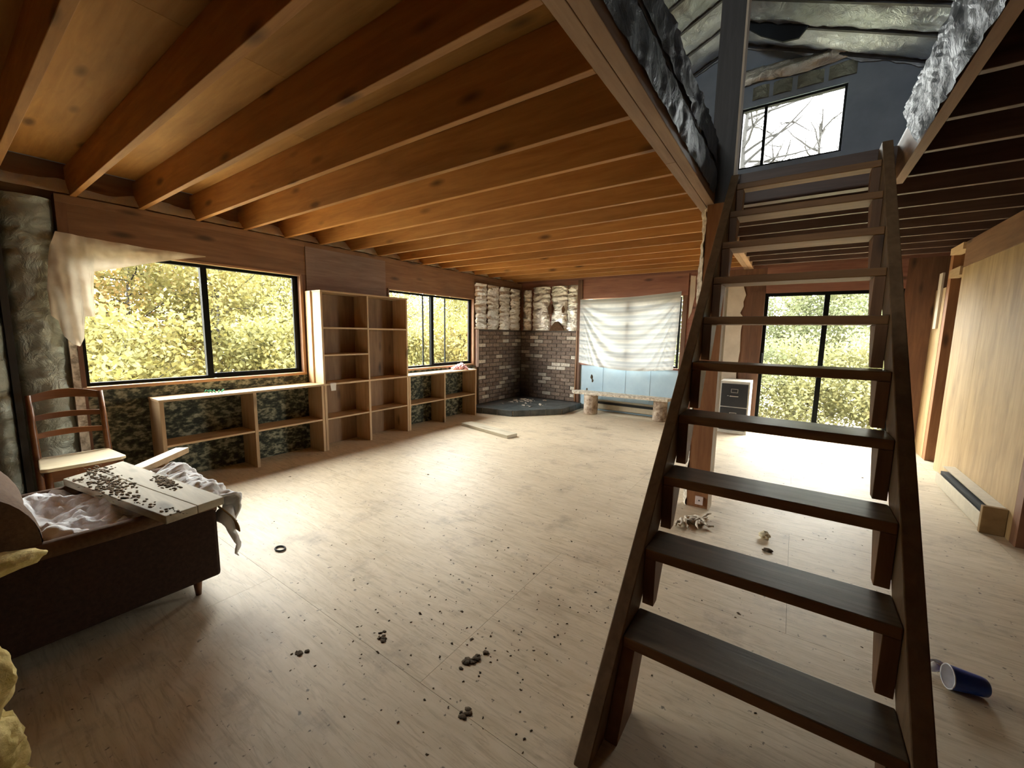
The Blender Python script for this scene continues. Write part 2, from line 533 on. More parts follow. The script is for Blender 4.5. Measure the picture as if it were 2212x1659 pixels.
M['brick_c'] = brick_mat('brick_washed', (0.52, 0.46, 0.38), (0.85, 0.80, 0.70))
M['slate'] = speck('slate_tile', [(0.3, (0.035, 0.042, 0.045)), (0.7, (0.12, 0.135, 0.135))], 7, 0.38, bmp=0.3)
M['ash'] = speck('ash_litter', [(0.35, (0.14, 0.12, 0.10)), (0.6, (0.62, 0.56, 0.48))], 20, 1.0)
M['aluminium'] = plain('dark_window_metal', (0.006, 0.007, 0.006), 0.6, 0.0)
M['alu_light'] = plain('bare_window_metal', (0.022, 0.025, 0.026), 0.5, 0.0)
for k_ in ('aluminium', 'alu_light'):
    M[k_].node_tree.nodes['Principled BSDF'].inputs['Specular IOR Level'].default_value = 0.08
M['glass'] = glass_mat('window_glass')
M['curtain'] = cloth_mat('old_curtain', (0.74, 0.66, 0.52), (0.60, 0.51, 0.38), False, 0.16)
M['sheet'] = cloth_mat('striped_sheet', (0.66, 0.66, 0.62), (0.56, 0.57, 0.55), True, 0.115, 8.0)
M['stuffing'] = speck('white_stuffing', [(0.3, (0.90, 0.93, 0.97)), (0.7, (0.95, 0.97, 1.0))], 12, 1.0, bmp=0.6, bdist=0.02)
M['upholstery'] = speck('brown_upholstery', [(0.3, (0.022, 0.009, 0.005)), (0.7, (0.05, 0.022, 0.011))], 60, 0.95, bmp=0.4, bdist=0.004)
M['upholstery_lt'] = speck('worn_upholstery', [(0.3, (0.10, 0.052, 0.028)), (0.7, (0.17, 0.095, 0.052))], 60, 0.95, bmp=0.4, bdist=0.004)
M['card'] = speck('brown_cardboard', [(0.3, (0.20, 0.12, 0.045)), (0.7, (0.30, 0.19, 0.08))], 8, 0.8)
M['foam'] = speck('yellow_foam', [(0.3, (0.52, 0.40, 0.12)), (0.7, (0.78, 0.64, 0.30))], 18, 1.0, bmp=0.6, bdist=0.02)
M['cream_foam'] = speck('cream_foam', [(0.3, (0.66, 0.57, 0.36)), (0.7, (0.85, 0.79, 0.60))], 18, 1.0, bmp=0.6, bdist=0.01)
M['dirt'] = speck('dry_dirt', [(0.3, (0.04, 0.028, 0.016)), (0.7, (0.13, 0.092, 0.055))], 30, 1.0, bmp=0.6)
M['dung'] = speck('caked_dirt', [(0.3, (0.10, 0.07, 0.038)), (0.7, (0.26, 0.19, 0.11))], 30, 1.0, bmp=0.6)
M['cab_white'] = plain('cabinet_enamel', (0.70, 0.68, 0.62), 0.4)
M['cab_black'] = plain('cabinet_drawer_black', (0.018, 0.020, 0.026), 0.4)
M['chrome'] = plain('brushed_metal', (0.70, 0.70, 0.68), 0.3, 0.9)
M['heater'] = plain('heater_enamel', (0.52, 0.46, 0.34), 0.45)
M['black'] = plain('black_slot', (0.008, 0.008, 0.008), 0.7)
M['cup_blue'] = plain('blue_plastic', (0.008, 0.065, 0.48), 0.3)
M['cup_white'] = plain('white_plastic', (0.80, 0.80, 0.84), 0.3)
M['paper'] = plain('white_paper', (0.86, 0.83, 0.76), 0.9)
M['pink'] = speck('pink_cloth', [(0.3, (0.66, 0.34, 0.36)), (0.7, (0.84, 0.56, 0.56))], 10, 0.95)
M['green'] = plain('green_plastic', (0.03, 0.30, 0.14), 0.4)
M['ground'] = speck('leaf_litter', [(0.3, (0.26, 0.23, 0.15)), (0.5, (0.36, 0.31, 0.20)), (0.7, (0.44, 0.38, 0.25))], 0.7, 1.0, rand=False)
M['birch'] = speck('birch_bark', [(0.35, (0.02, 0.018, 0.015)), (0.5, (0.06, 0.054, 0.046)), (0.7, (0.10, 0.095, 0.085))], 5, 0.9, stretch=(1, 1, 3))
M['bare_bark'] = plain('dark_bare_bark', (0.0075, 0.007, 0.0065), 0.95)
M['twig'] = plain('grey_brown_bark', (0.014, 0.012, 0.010), 0.9)
M['leaf_yellow'] = leaf_mat('yellow_leaf', [(0.30, (0.165, 0.120, 0.034)), (0.55, (0.178, 0.150, 0.042)), (0.85, (0.16, 0.156, 0.055))])
M['leaf_gold'] = leaf_mat('golden_leaf', [(0.30, (0.185, 0.108, 0.032)), (0.6, (0.19, 0.136, 0.038)), (0.85, (0.18, 0.153, 0.05))])
M['leaf_green'] = leaf_mat('yellow_green_leaf', [(0.30, (0.105, 0.125, 0.062)), (0.6, (0.135, 0.150, 0.072)), (0.85, (0.18, 0.165, 0.070))])
M['leaf_pale'] = leaf_mat('pale_yellow_leaf', [(0.30, (0.15, 0.155, 0.070)), (0.6, (0.19, 0.185, 0.080)), (0.85, (0.22, 0.195, 0.085))])
M['needle'] = leaf_mat('spruce_needle', [(0.30, (0.022, 0.034, 0.022)), (0.6, (0.034, 0.048, 0.030)), (0.85, (0.045, 0.06, 0.036))])

# ================================================================== the setting
XL, YB = -4.75, 7.15           # inner faces of the long window wall and of the far wall
XR, YF = 2.60, -2.20           # outer wall beyond the partition, wall behind the camera
ZC = 2.43                      # underside of the joists
JD = 0.235                     # joist depth
ZS = ZC + JD                   # underside of the subfloor
ZU = ZS + 0.02                 # top of the subfloor

# floor: plywood sheets over a slab
fl = box('floor', (XL - .12, XR + .1, YF - .1, YB + .12, -0.20, -0.012), M['black'], None)
tag(fl, 'bare dusty plywood floor littered with dirt and chips', 'floor', None, 'structure')
row = 0
y = YF
sheet_y = 1.22
y0s = 1.02 - 3 * 1.22
while y0s < YB:
    xs = -2.36 - 2.44 * 2 + (1.22 if row % 2 else 0)
    while xs < XR:
        a, b_ = max(xs, XL), min(xs + 2.44, XR)
        c, d = max(y0s, YF), min(y0s + 1.22, YB)
        if b_ - a > 0.05 and d - c > 0.05:
            box('plywood_sheet', (a + .0007, b_ - .0007, c + .0007, d - .0007, -0.012, 0.0), M['floor'], fl)
        xs += 2.44
    y0s += 1.22
    row += 1

# ---------------------------------------------------------------- left wall with its two sliding windows
W1 = (0.72, 2.52, 0.925, 2.035)      # y0,y1,z0,z1
W2 = (3.78, 5.60, 0.865, 2.00)
TK = 0.13
wl = thing('wall_left', (XL - .06, 2.5, 0), 'long window wall of mixed bare lumber, tar board and foil', 'wall', None, 'structure')
xo = XL - TK
box('rough_panel', (xo, XL, YF, 0.20, 0, ZC), M['stud_z'], wl)
box('backing', (xo, XL - .10, 0.20, 0.66, 0, ZC), M['header_y'], wl)
box('stud', (XL - .10, XL, 0.335, 0.373, 0, ZC), M['dark_stud'], wl)
box('gypsum_strip', (XL - .10, XL + .010, 0.645, 0.70, 0.02, 2.0), M['plaster'], wl)
box('jamb_stud', (xo, XL, 0.66, W1[0], 0, ZC), M['stud_z'], wl)
box('tar_board', (xo, XL, W1[0], W1[1], 0, W1[2] - .03), M['mottled'], wl)
box('window_header', (xo, XL, W1[0], 2.60, W1[3] + .02, ZC - .06), M['header_y'], wl)
box('jamb_stud', (xo, XL, W1[1], 2.60, W1[2] - .03, W1[3] + .02), M['stud_z'], wl)
box('tar_board', (xo, XL, W1[1], 2.60, 0, W1[2] - .03), M['mottled'], wl)
box('plywood_panel', (xo, XL + .012, 2.60, 3.72, 1.2, ZC - .05), M['ply_mid'], wl)
box('lower_panel', (xo, XL, 2.60, 3.72, 0, 1.2), M['shelf_back'], wl)
box('window_header', (xo, XL, 3.72, 5.66, W2[3] + .02, ZC - .06), M['header_y'], wl)
box('tar_board', (xo, XL, 3.72, 5.66, 0, W2[2] - .03), M['mottled'], wl)
box('jamb_stud', (xo, XL, 3.72, W2[0], W2[2] - .03, W2[3] + .02), M['stud_z'], wl)
box('jamb_stud', (xo, XL, W2[1], 5.66, W2[2] - .03, W2[3] + .02), M['stud_z'], wl)
box('backing', (xo, XL, 5.66, YB + .0199, 0, ZC - .06), M['header_y'], wl)
box('top_plate', (xo, XL + .004, 0.66, YB, ZC - .06, ZC), M['header_y'], wl)
box('rim_board', (xo, XL - .10, YF, YB, ZC, ZU), M['header_y'], wl)
box('knee_wall', (xo, XL, YF, YB + .13, ZU, 4.16), M['upper'], wl)


def crinkle(seed, amp, f1=6.0):
    s = Vector((seed * 7.1, seed * 3.3, seed * 1.9))

    def fn(p):
        a = mnoise.noise(Vector((p[0] * f1, p[1] * f1, p[2] * f1)) + s)
        b = abs(mnoise.noise(Vector((p[0] * f1 * 2.3, p[1] * f1 * 2.3, p[2] * f1 * 2.3)) + s * 1.3))
        return amp * (a + 1.2 * b)
    return fn

# foil-faced insulation exposed between the studs near the curtain
for k, (a, b_) in enumerate(((0.373, 0.648), (0.20, 0.335))):
    cr = crinkle(k + 2, 0.018, 9)

    def fn(u, v, a=a, b_=b_, cr=cr):
        yy = a + (b_ - a) * u; zz = 0.02 + 2.36 * v
        return (XL - .05 + .055 * math.sin(math.pi * u) ** .6 + cr((0, yy * .6, zz * 1.6)), yy, zz)
    grid('foil_insulation', 14, 90, fn, M['foil_grey'], wl)
# crumpled foil stuffed above the top plate, one piece in each joist bay
JY = [1.15 + .406 * k for k in range(-8, 15)]
for k in range(len(JY) - 1):
    a, b_ = JY[k] + .04, JY[k + 1] - .002
    if a < 0 or b_ > YB: continue
    cr = crinkle(k + 11, 0.03, 11)

    def fn(u, v, a=a, b_=b_, cr=cr):
        yy = a + (b_ - a) * u
        hh = .10 + .06 * mnoise.noise(Vector((yy * 5, k * 2.2, 0)))
        zz = ZC + .004 + hh * v
        return (XL + .03 - .11 * v + cr((0, yy, zz)) * .6, yy, zz)
    grid('rim_foil', 16, 8, fn, M['foil_rim'], wl)


def slider_window(name, label, wall_x, y0, y1, z0, z1, mull, extra=()):
    w = thing(name, (wall_x - .06, (y0 + y1) / 2, z0), label, 'window', None, 'structure')
    xa, xb = wall_x - .10, wall_x - .045
    t = .028
    fr = boxes('frame', [(xa, xb, y0, y1, z0, z0 + t), (xa, xb, y0, y1, z1 - t, z1), (xa, xb, y0, y0 + t, z0 + t, z1 - t), (xa, xb, y1 - t, y1, z0 + t, z1 - t)], M['aluminium'], w)
    box('meeting_stile', (xa + .008, xb + .002, mull - .026, mull + .026, z0 + t, z1 - t), M['aluminium'], w)
    box('sash_rail', (xa + .03, xb - .004, mull + .026, y1 - t, z0 + t, z0 + t + .02), M['aluminium'], w)
    box('sash_stile', (xa + .03, xb - .004, y1 - t - .03, y1 - t, z0 + t + .02, z1 - t), M['alu_light'], w)
    for yy in extra:
        box('screen_stile', (xa - .006, xa + .008, yy - .011, yy + .011, z0 + t, z1 - t), M['alu_light'], w)
    box('pane', (xa + .012, xa + .016, y0 + t, mull - .026, z0 + t, z1 - t), M['glass'], w)
    box('pane', (xa + .034, xa + .038, mull + .026, y1 - t - .03, z0 + t + .02, z1 - t), M['glass'], w)
    # wooden lining and casing
    xi = wall_x
    box('sill', (wall_x - .045, xi + .022, y0 - .03, y1 + .03, z0 - .03, z0 - .001), M['casing_y'], w, .003)
    box('head_lining', (wall_x - .045, xi + .012, y0 - .02, y1 + .02, z1 + .001, z1 + .02), M['casing_y'], w)
    box('side_lining', (wall_x - .045, xi + .012, y1 + .001, y1 + .03, z0, z1 + .001), M['casing_z'], w)
    box('side_lining', (wall_x - .045, xi + .012, y0 - .03, y0 - .001, z0, z1 + .001), M['stud_z'], w)
    return w

slider_window('window_1', 'wide sliding window half hidden by a torn cream curtain', XL, *W1, 1.605)
slider_window('window_2', 'sliding window partly behind the tall bookcase, next to the brick corner', XL, *W2, 4.655, (4.50, 4.99))

# ---------------------------------------------------------------- far wall
yb0, yb1 = YB, YB + .13
S3 = (-3.33, -1.60, 0.87, 2.06)      # x0,x1,z0,z1 of the window behind the sheet
SD = (-0.42, 1.09, 0.10, 2.06)       # glazed sliding door
wb = thing('wall_back', (-1, YB + .06, 0), 'far wall of bare lumber, drywall scraps and a blue panel', 'wall', None, 'structure')
box('backing', (XL - .14, -3.45, yb0 + .02, yb1 + .01, 0, ZC), M['header_x'], wb)
box('stud', (-3.45, S3[0] - .03, yb0 - .03, yb1, 0, ZC), M['stud_z'], wb)
box('window_header', (S3[0] - .03, -1.50, yb0, yb1, S3[3] + .02, ZC), M['header_x'], wb)
bp = box('blue_panel', (S3[0] - .03, S3[1] + .03, yb0 + .01, yb1, 0.0, S3[2] - .03), M['blue'], wb)
bp['label'] = 'light blue painted panel under the sheeted window'
for xx in (-2.90, -2.47, -2.03):
    box('panel_batten', (xx - .006, xx + .006, yb0 + .004, yb0 + .011, 0.2, S3[2] - .05), M['blue'], bp)
for (xx, zz, s) in ((-3.12, .62, .05), (-3.10, .55, .035), (-3.21, .37, .03)):
    blob('tear', (xx, yb0 + .008, zz), (s * .5, .006, s), M['dirt'], bp, seed=int(zz * 100), sub=2, amp=.6)
box('stud', (S3[1] + .03, -1.50, yb0, yb1, 0, S3[3] + .02), M['stud_z'], wb)
box('drywall_sheet', (-1.50, -0.96, yb0 + .03, yb1, 0, ZC), M['header_x'], wb)
prism('drywall_scrap', [(-1.475, 2.39), (-1.40, 2.38), (-1.395, 2.05), (-1.43, 1.8), (-1.47, 1.70)], 'y', yb0 + .015, yb0 + .031, M['drywall'], wb)
tear = [(-0.96, 0.0), (-0.72, 0.0), (-0.70, .5), (-0.715, .9), (-0.69, 1.2), (-0.70, 1.5), (-0.685, 1.72), (-0.73, 1.78), (-0.69, 1.88), (-0.70, 1.95), (-0.67, 2.05), (-0.72, 2.2), (-0.96, 2.2)]
prism('torn_drywall', tear, 'y', yb0, yb0 + .03, M['drywall'], wb)
box('jamb_panel', (-0.96, SD[0], yb0 + .03, yb1, 0, ZC), M['stud_z'], wb)
box('jamb_stud', (-0.58, SD[0] - .001, yb0 - .02, yb0 + .03, 0, 2.1), M['stud_z'], wb)
box('door_header', (SD[0], SD[1], yb0, yb1, SD[3], ZC), M['header_x'], wb)
box('threshold', (SD[0], SD[1], yb0 - .01, yb1, 0.0, SD[2]), M['header_x'], wb)
box('end_panel', (SD[1], XR, yb0, yb1, 0, ZC), M['stud_z'], wb)
box('rim_board', (XL - .14, XR, yb0, yb1 + .01, ZC + .0005, ZU), M['header_x'], wb)

# upper storey of the far wall, round its window
UW = (-0.93, 0.285, 3.88, 4.72)
RX, RZ, SL = -1.075, 5.773, 0.44


def roof_z(x):
    return RZ - SL * abs(x - RX)
prism('upper_panel', [(XL, ZU), (UW[0], ZU), (UW[0], roof_z(UW[0])), (RX, RZ), (XL, roof_z(XL))], 'y', yb0, yb1, M['upper'], wb)
prism('upper_panel', [(UW[1], ZU), (XR, ZU), (XR, roof_z(XR)), (UW[1], roof_z(UW[1]))], 'y', yb0, yb1, M['upper'], wb)
box('upper_panel', (UW[0], UW[1], yb0, yb1, ZU, UW[2]), M['upper'], wb)
prism('upper_panel', [(UW[0], UW[3]), (UW[1], UW[3]), (UW[1], roof_z(UW[1])), (UW[0], roof_z(UW[0]))], 'y', yb0, yb1, M['upper'], wb)
# insulation bays above the upper window
for k, (a, b_) in enumerate(((-.80, -.60), (-.55, -.33), (-.27, .02), (.07, .36))):
    cr = crinkle(60 + k, .012, 10)

    def fn(u, v, a=a, b_=b_, cr=cr):
        return (a + (b_ - a) * u, yb0 - .005 - .03 * math.sin(math.pi * u) - cr((u * .3, k, v * .3)), 4.80 + .17 * v)
    grid('insulation_bay', 8, 8, fn, M['foil_grey'], wb)
cr = crinkle(77, .035, 7)
grid('foil_strip', 40, 8, lambda u, v: (-1.0 + 1.5 * u, yb0 - .03 - .05 * math.sin(math.pi * v) - cr((u * 1.5, 0, v * .3)), 5.0 + .2 * v + .02 * math.sin(9 * u)), M['foil'], wb)

w = thing('window_3', (-2.46, YB + .06, S3[2]), 'far window glowing behind the pinned striped sheet', 'window', None, 'structure')
t = .03
ya, ybb = YB + .045, YB + .10
boxes('frame', [(S3[0], S3[1], ya, ybb, S3[2], S3[2] + t), (S3[0], S3[1], ya, ybb, S3[3] - t, S3[3]), (S3[0], S3[0] + t, ya, ybb, S3[2] + t, S3[3] - t), (S3[1] - t, S3[1], ya, ybb, S3[2] + t, S3[3] - t)], M['aluminium'], w)
box('meeting_stile', (-2.51, -2.43, YB - .004, ybb, S3[2] + t, S3[3] - t), M['aluminium'], w)
box('pane', (S3[0] + t, -2.50, ya + .02, ya + .024, S3[2] + t, S3[3] - t), M['glass'], w)
box('pane', (-2.43, S3[1] - t, ya + .02, ya + .024, S3[2] + t, S3[3] - t), M['glass'], w)
box('sill', (S3[0] - .03, S3[1] + .03, YB - .02, ya, S3[2] - .03, S3[2] - .001), M['header_x'], w)

w = thing('door_1', (0.33, YB + .06, SD[2]), 'glazed sliding patio door seen through the ladder treads', 'door', None, 'structure')
t = .045
ya, ybb = YB + .02, YB + .09
boxes('frame', [(SD[0], SD[1], ya, ybb, SD[2], SD[2] + t), (SD[0], SD[1], ya, ybb, SD[3] - t, SD[3]), (SD[0], SD[0] + t, ya, ybb, SD[2] + t, SD[3] - t), (SD[1] - t, SD[1], ya, ybb, SD[2] + t, SD[3] - t)], M['aluminium'], w)
box('meeting_stile', (.285, .345, ya + .005, ybb - .005, SD[2] + t, SD[3] - t), M['aluminium'], w)
box('pane', (SD[0] + t, .285, ya + .03, ya + .036, SD[2] + t, SD[3] - t), M['glass'], w)
box('pane', (.345, SD[1] - t, ya + .045, ya + .051, SD[2] + t, SD[3] - t), M['glass'], w)
hd = box('handle', (SD[0] + .012, SD[0] + .032, ya - .035, ya, 1.0, 1.18), M['alu_light'], w, .003)

w = thing('window_4', (-.32, YB + .06, UW[2]), 'upstairs gable window showing white sky and bare branches', 'window', None, 'structure')
t = .028
boxes('frame', [(UW[0], UW[1], ya, ybb, UW[2], UW[2] + t), (UW[0], UW[1], ya, ybb, UW[3] - t, UW[3]), (UW[0], UW[0] + t, ya, ybb, UW[2] + t, UW[3] - t), (UW[1] - t, UW[1], ya, ybb, UW[2] + t, UW[3] - t)], M['alu_light'], w)
box('meeting_stile', (-.64, -.60, ya + .01, ybb - .01, UW[2] + t, UW[3] - t), M['aluminium'], w)
box('pane', (UW[0] + t, -.64, ya + .03, ya + .034, UW[2] + t, UW[3] - t), M['glass'], w)
box('pane', (-.60, UW[1] - t, ya + .03, ya + .034, UW[2] + t, UW[3] - t), M['glass'], w)

# ---------------------------------------------------------------- outer walls that close the house
wr = box('wall_right', (XR, XR + .12, YF, YB + .13, 0, roof_z(XR)), M['stud_z'], None)
tag(wr, 'dark lumber outer wall beyond the plywood partition', 'wall', None, 'structure')
FW = (-1.62, -.52, 4.05, 4.75)  # unseen opening added to let daylight into the upstairs
wf = thing('wall_front', (RX, YF - .06, 0))
xa_, xb_ = XL - .13, XR + .12
prism('gable_panel', [(xa_, 0), (FW[0], 0), (FW[0], roof_z(FW[0])), (xa_, roof_z(xa_))], 'y', YF - .12, YF, M['header_x'], wf)
prism('gable_panel', [(FW[1], 0), (xb_, 0), (xb_, roof_z(xb_)), (FW[1], roof_z(FW[1]))], 'y', YF - .12, YF, M['header_x'], wf)
box('gable_panel', (FW[0], FW[1], YF - .12, YF, 0, FW[2]), M['header_x'], wf)
prism('gable_panel', [(FW[0], FW[3]), (FW[1], FW[3]), (FW[1], roof_z(FW[1])), (RX, RZ), (FW[0], roof_z(FW[0]))], 'y', YF - .12, YF, M['header_x'], wf)
tag(wf, 'dark lumber gable wall behind the viewer', 'wall', None, 'structure')

w = thing('added_window', (RX, YF - .06, FW[2]), 'unseen window added in the gable behind the viewer to light the upstairs', 'window', None, 'structure')  # out of view, added to brighten the upstairs
boxes('frame', [(FW[0], FW[1], YF - .09, YF - .04, FW[2], FW[2] + .03), (FW[0], FW[1], YF - .09, YF - .04, FW[3] - .03, FW[3]), (FW[0], FW[0] + .03, YF - .09, YF - .04, FW[2] + .03, FW[3] - .03), (FW[1] - .03, FW[1], YF - .09, YF - .04, FW[2] + .03, FW[3] - .03)], M['aluminium'], w)
box('pane', (FW[0] + .03, FW[1] - .03, YF - .07, YF - .066, FW[2] + .03, FW[3] - .03), M['glass'], w)

# roof with rafters and foil-faced insulation
rf = thing('roof', (RX, 2.5, RZ), 'pitched roof over the upstairs with foil insulation between rafters', 'roof', None, 'structure')
e = .12
prism('roof_deck', [(RX, RZ), (XR + .45, roof_z(XR + .45)), (XR + .45, roof_z(XR + .45) + e), (RX, RZ + e)], 'y', YF - .4, YB + .5, M['upper'], rf)
prism('roof_deck', [(RX, RZ), (XL - .55, roof_z(XL - .55)), (XL - .55, roof_z(XL - .55) + e), (RX, RZ + e)], 'y', YF - .4, YB + .5, M['upper'], rf)
RYS = [1.10 + .5 * k for k in range(13)]
for yy in RYS:
    prism('rafter', [(RX, RZ - .001), (XR, roof_z(XR) - .001), (XR, roof_z(XR) - .17), (RX, RZ - .17)], 'y', yy - .019, yy + .019, M['upper_wood'], rf)
    prism('rafter', [(RX, RZ - .001), (XL, roof_z(XL) - .001), (XL, roof_z(XL) - .17), (RX, RZ - .17)], 'y', yy - .019, yy + .019, M['upper_wood'], rf)
for k in range(4, len(RYS)):
    for sgn, xe in ((1, 2.4), (-1, -3.4)):
        a = RYS[k] + .02
        b_ = (RYS[k + 1] if k + 1 < len(RYS) else YB) - .02
        cr = crinkle(k + 31 * sgn, .03, 6)

        def fn(u, v, a=a, b_=b_, cr=cr, xe=xe):
            xx = RX + (xe - RX) * v; yy = a + (b_ - a) * u
            return (xx, yy, roof_z(xx) - .13 - .05 * math.sin(math.pi * u) - cr((xx, yy, 0)))
        grid('foil_insulation', 10, 50, fn, M['foil_blue'], rf)
# dark panel drawn for the dark gap below the ridge
prism('gap_panel', [(-.98, 5.55), (-.10, 5.55), (-.14, 5.28), (-.28, 5.12), (-.45, 5.14), (-.70, 5.30)], 'y', 6.55, 6.58, M['dark_panel'], rf)

# ---------------------------------------------------------------- ceiling: subfloor and joists with the stair opening
OX0, OX1, OY0, OY1 = -0.60, 0.44, 0.50, 3.77
ce = thing('ceiling', (-1.0, 2.5, ZC), 'open joist ceiling of orange-brown lumber under a plywood subfloor', 'ceiling', None, 'structure')
yy = YF
k = 0
while yy < YB - .01:
    y2 = min(yy + 1.22, YB)
    box('subfloor_panel', (XL, -2.76 if k % 2 else -2.2, yy + .001, y2 - .001, ZS, ZU), M['subfloor'], ce)
    box('subfloor_panel', (-2.758 if k % 2 else -2.198, OX0 - .03, yy + .001, y2 - .001, ZS, ZU), M['subfloor'], ce)
    box('subfloor_panel', (OX1 + .002, XR, yy + .001, y2 - .001, ZS, ZU), M['joist_shaded'], ce)
    yy = y2
    k += 1
box('subfloor_panel', (OX0 - .028, OX1, OY1 + .04, YB, ZS, ZU), M['joist_shaded'], ce)
box('subfloor_panel', (OX0 - .028, OX1, YF, OY0 - .04, ZS, ZU), M['subfloor'], ce)
for yy in JY:
    if yy + .038 > YB or yy < YF: continue
    box('joist', (XL - .10, -.724, yy, yy + .038, ZC, ZS - .001), M['joist'], ce, .003)
    if OY0 - .05 < yy < OY1:
        box('joist', (OX1 + .05, XR, yy, yy + .038, ZC, ZS - .001), M['joist_shaded'], ce, .003)
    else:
        box('joist', (-.598, XR, yy, yy + .038, ZC, ZS - .001), M['joist_shaded'], ce, .003)
box('header_joist', (OX0 + .001, OX1, OY1 - .06, OY1 - .02, ZC, ZS - .001), M['joist_shaded'], ce)
box('header_joist', (OX0 + .001, OX1, OY1 - .02, OY1 + .018, ZC, ZS - .001), M['joist_shaded'], ce)
box('header_joist', (OX0 + .001, OX1, OY0 - .04, OY0, ZC, ZS - .001), M['joist_shaded'], ce)
# blocking scraps between the nearest joists
for (bx, by) in ((-2.7, JY[8] + .04), (-3.1, JY[9] + .04)):
    box('blocking', (bx, bx + .9, by, by + .05, ZS - .09, ZS - .002), M['joist'], ce)

bm_ = thing('beam', (-.66, 3.3, ZC), 'built-up ceiling beam of doubled planks beside the stair opening', 'beam', None, 'structure')
for k in range(2):
    a = -.723 + k * .063
    ys = (YF, 2.6 + k * 1.3, YB)
    for j in range(2):
        box('ply', (a + .001, a + .0615, ys[j] + .001, ys[j + 1] - .001, ZC - .004, ZS - .001), M['joist_y'], bm_, .003)
# foil-faced insulation hung on the side of the opening
cr = crinkle(3, .012, 8)
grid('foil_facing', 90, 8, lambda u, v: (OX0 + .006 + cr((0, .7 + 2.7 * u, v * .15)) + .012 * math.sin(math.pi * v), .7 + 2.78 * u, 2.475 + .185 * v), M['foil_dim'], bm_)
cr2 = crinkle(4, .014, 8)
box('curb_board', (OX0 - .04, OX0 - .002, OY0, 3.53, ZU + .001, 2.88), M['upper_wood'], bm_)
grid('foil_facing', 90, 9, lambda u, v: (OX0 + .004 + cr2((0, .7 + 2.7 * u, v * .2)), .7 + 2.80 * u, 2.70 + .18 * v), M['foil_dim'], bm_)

tr_ = thing('trim_1', (OX1 + .02, 2.0, ZC), 'foil-wrapped trimmer along the right edge of the stair opening', 'trim', None, 'structure')
box('trimmer', (OX1 + .001, OX1 + .049, OY0, OY1 - .03, ZC, ZS - .001), M['header_y'], tr_)
box('curb_board', (OX1 + .004, OX1 + .04, OY0, 3.5, ZU + .001, 2.83), M['upper_wood'], tr_)
cr3 = crinkle(9, .016, 8)


def fn(u, v):
    yend = 3.02 + .5 * v
    yy = .7 + (yend - .7) * u
    return (OX1 - .006 - cr3((0, yy, v * .4)) - .02 * math.sin(math.pi * v), yy, ZC - .005 + .41 * v)
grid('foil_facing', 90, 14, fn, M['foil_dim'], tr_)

# ---------------------------------------------------------------- post (end of a removed wall) beside the ladder
po = thing('wall_post', (-.56, 3.62, 0), 'lumber post with crumbling drywall edges rising past the ladder', 'post', None, 'structure')
box('core', (-.645, -.482, 3.55, 3.66, 0, ZC), M['post_z'], po, .003)
box('upper_core', (-.645, -.482, 3.55, 3.66, ZC + .001, 5.35), M['post_shaded'], po, .003)
box('drywall_edge', (-.482, -.468, 3.548, 3.66, 0, 5.30), M['drywall'], po)


def fn(u, v):
    n_ = .012 * mnoise.noise(Vector((u * 6, v * 40, 2))) + .01 * mnoise.noise(Vector((u * 3, v * 12, 7)))
    return (-.648 - .035 * (1 - abs(2 * u - 1)) + n_, 3.545 + .11 * u + n_, 0.0 + 2.4 * v)
grid('gypsum_edge', 6, 120, fn, M['plaster'], po)
ol = box('outlet_box', (-.575, -.515, 3.535, 3.55, .03, .10), M['pinkboard'], po, .002)
ol['label'] = 'small square outlet plate near the floor'
box('outlet_slot', (-.549, -.541, 3.533, 3.536, .062, .072), M['black'], ol)

# ---------------------------------------------------------------- plywood partition
pt = thing('wall_partition', (1.40, 5.3, 0), 'golden plywood partition with a heater at its foot', 'wall', None, 'structure')
PX = 1.37
box('plywood_sheet', (PX, PX + .02, 4.28, 5.50, 0.0, 2.17), M['ply_gold'], pt)
box('plywood_sheet', (PX, PX + .02, 5.503, 6.24, 0.0, 2.17), M['ply_gold'], pt)
box('upper_panel', (PX - .008, PX + .02, 4.1, 6.20, 2.172, ZC - .005), M['header_y'], pt)  # darker wood puts the shade along the partition's top into the colour
box('top_plate', (PX - .03, PX + .06, 6.20, 6.62, 2.355, ZC - .006), M['shelf_y'], pt)
box('door_head', (PX - .02, PX + .06, 6.24, 6.60, 2.10, 2.19), M['shelf_y'], pt)
box('jamb_stud', (PX + .0, PX + .12, 4.18, 4.278, 0, ZC - .01), M['stud_z'], pt)
box('dark_panel', (PX + .10, PX + .12, YF, 4.17, 0, ZC - .01), M['header_y'], pt)
box('post', (PX - .0, PX + .11, 6.62, 6.73, 0, ZC - .006), M['post_z'], pt, .003)
box('plywood_sheet', (PX + .0, PX + .02, 6.74, YB - .002, 0, 2.02), M['ply_gold'], pt)
box('drywall_scrap', (PX - .02, PX, 6.86, 6.99, 1.55, 2.20), M['drywall'], pt)
box('latch', (PX - .02, PX, 4.31, 4.36, 1.08, 1.13), M['chrome'], pt, .003)

# ================================================================== brick corner and hearth
br = thing('brick_surround', (-4.4, 6.5, 0), 'sooty brown brick surround filling the corner over the hearth', 'fireplace')
HZ = 0.105
xb, yb_ = XL + .022, YB - .002
box('mortar_bed', (XL + .001, xb, 5.73, yb_ - .024, HZ + .001, 1.475), M['mortar'], br)
box('mortar_bed', (XL + .001, -3.452, yb_ - .023, yb_ + .02, HZ + .001, 1.475), M['mortar'], br)
BL, BH, BT, JT = .197, .062, .022, .0125
bmesh_cache = {}


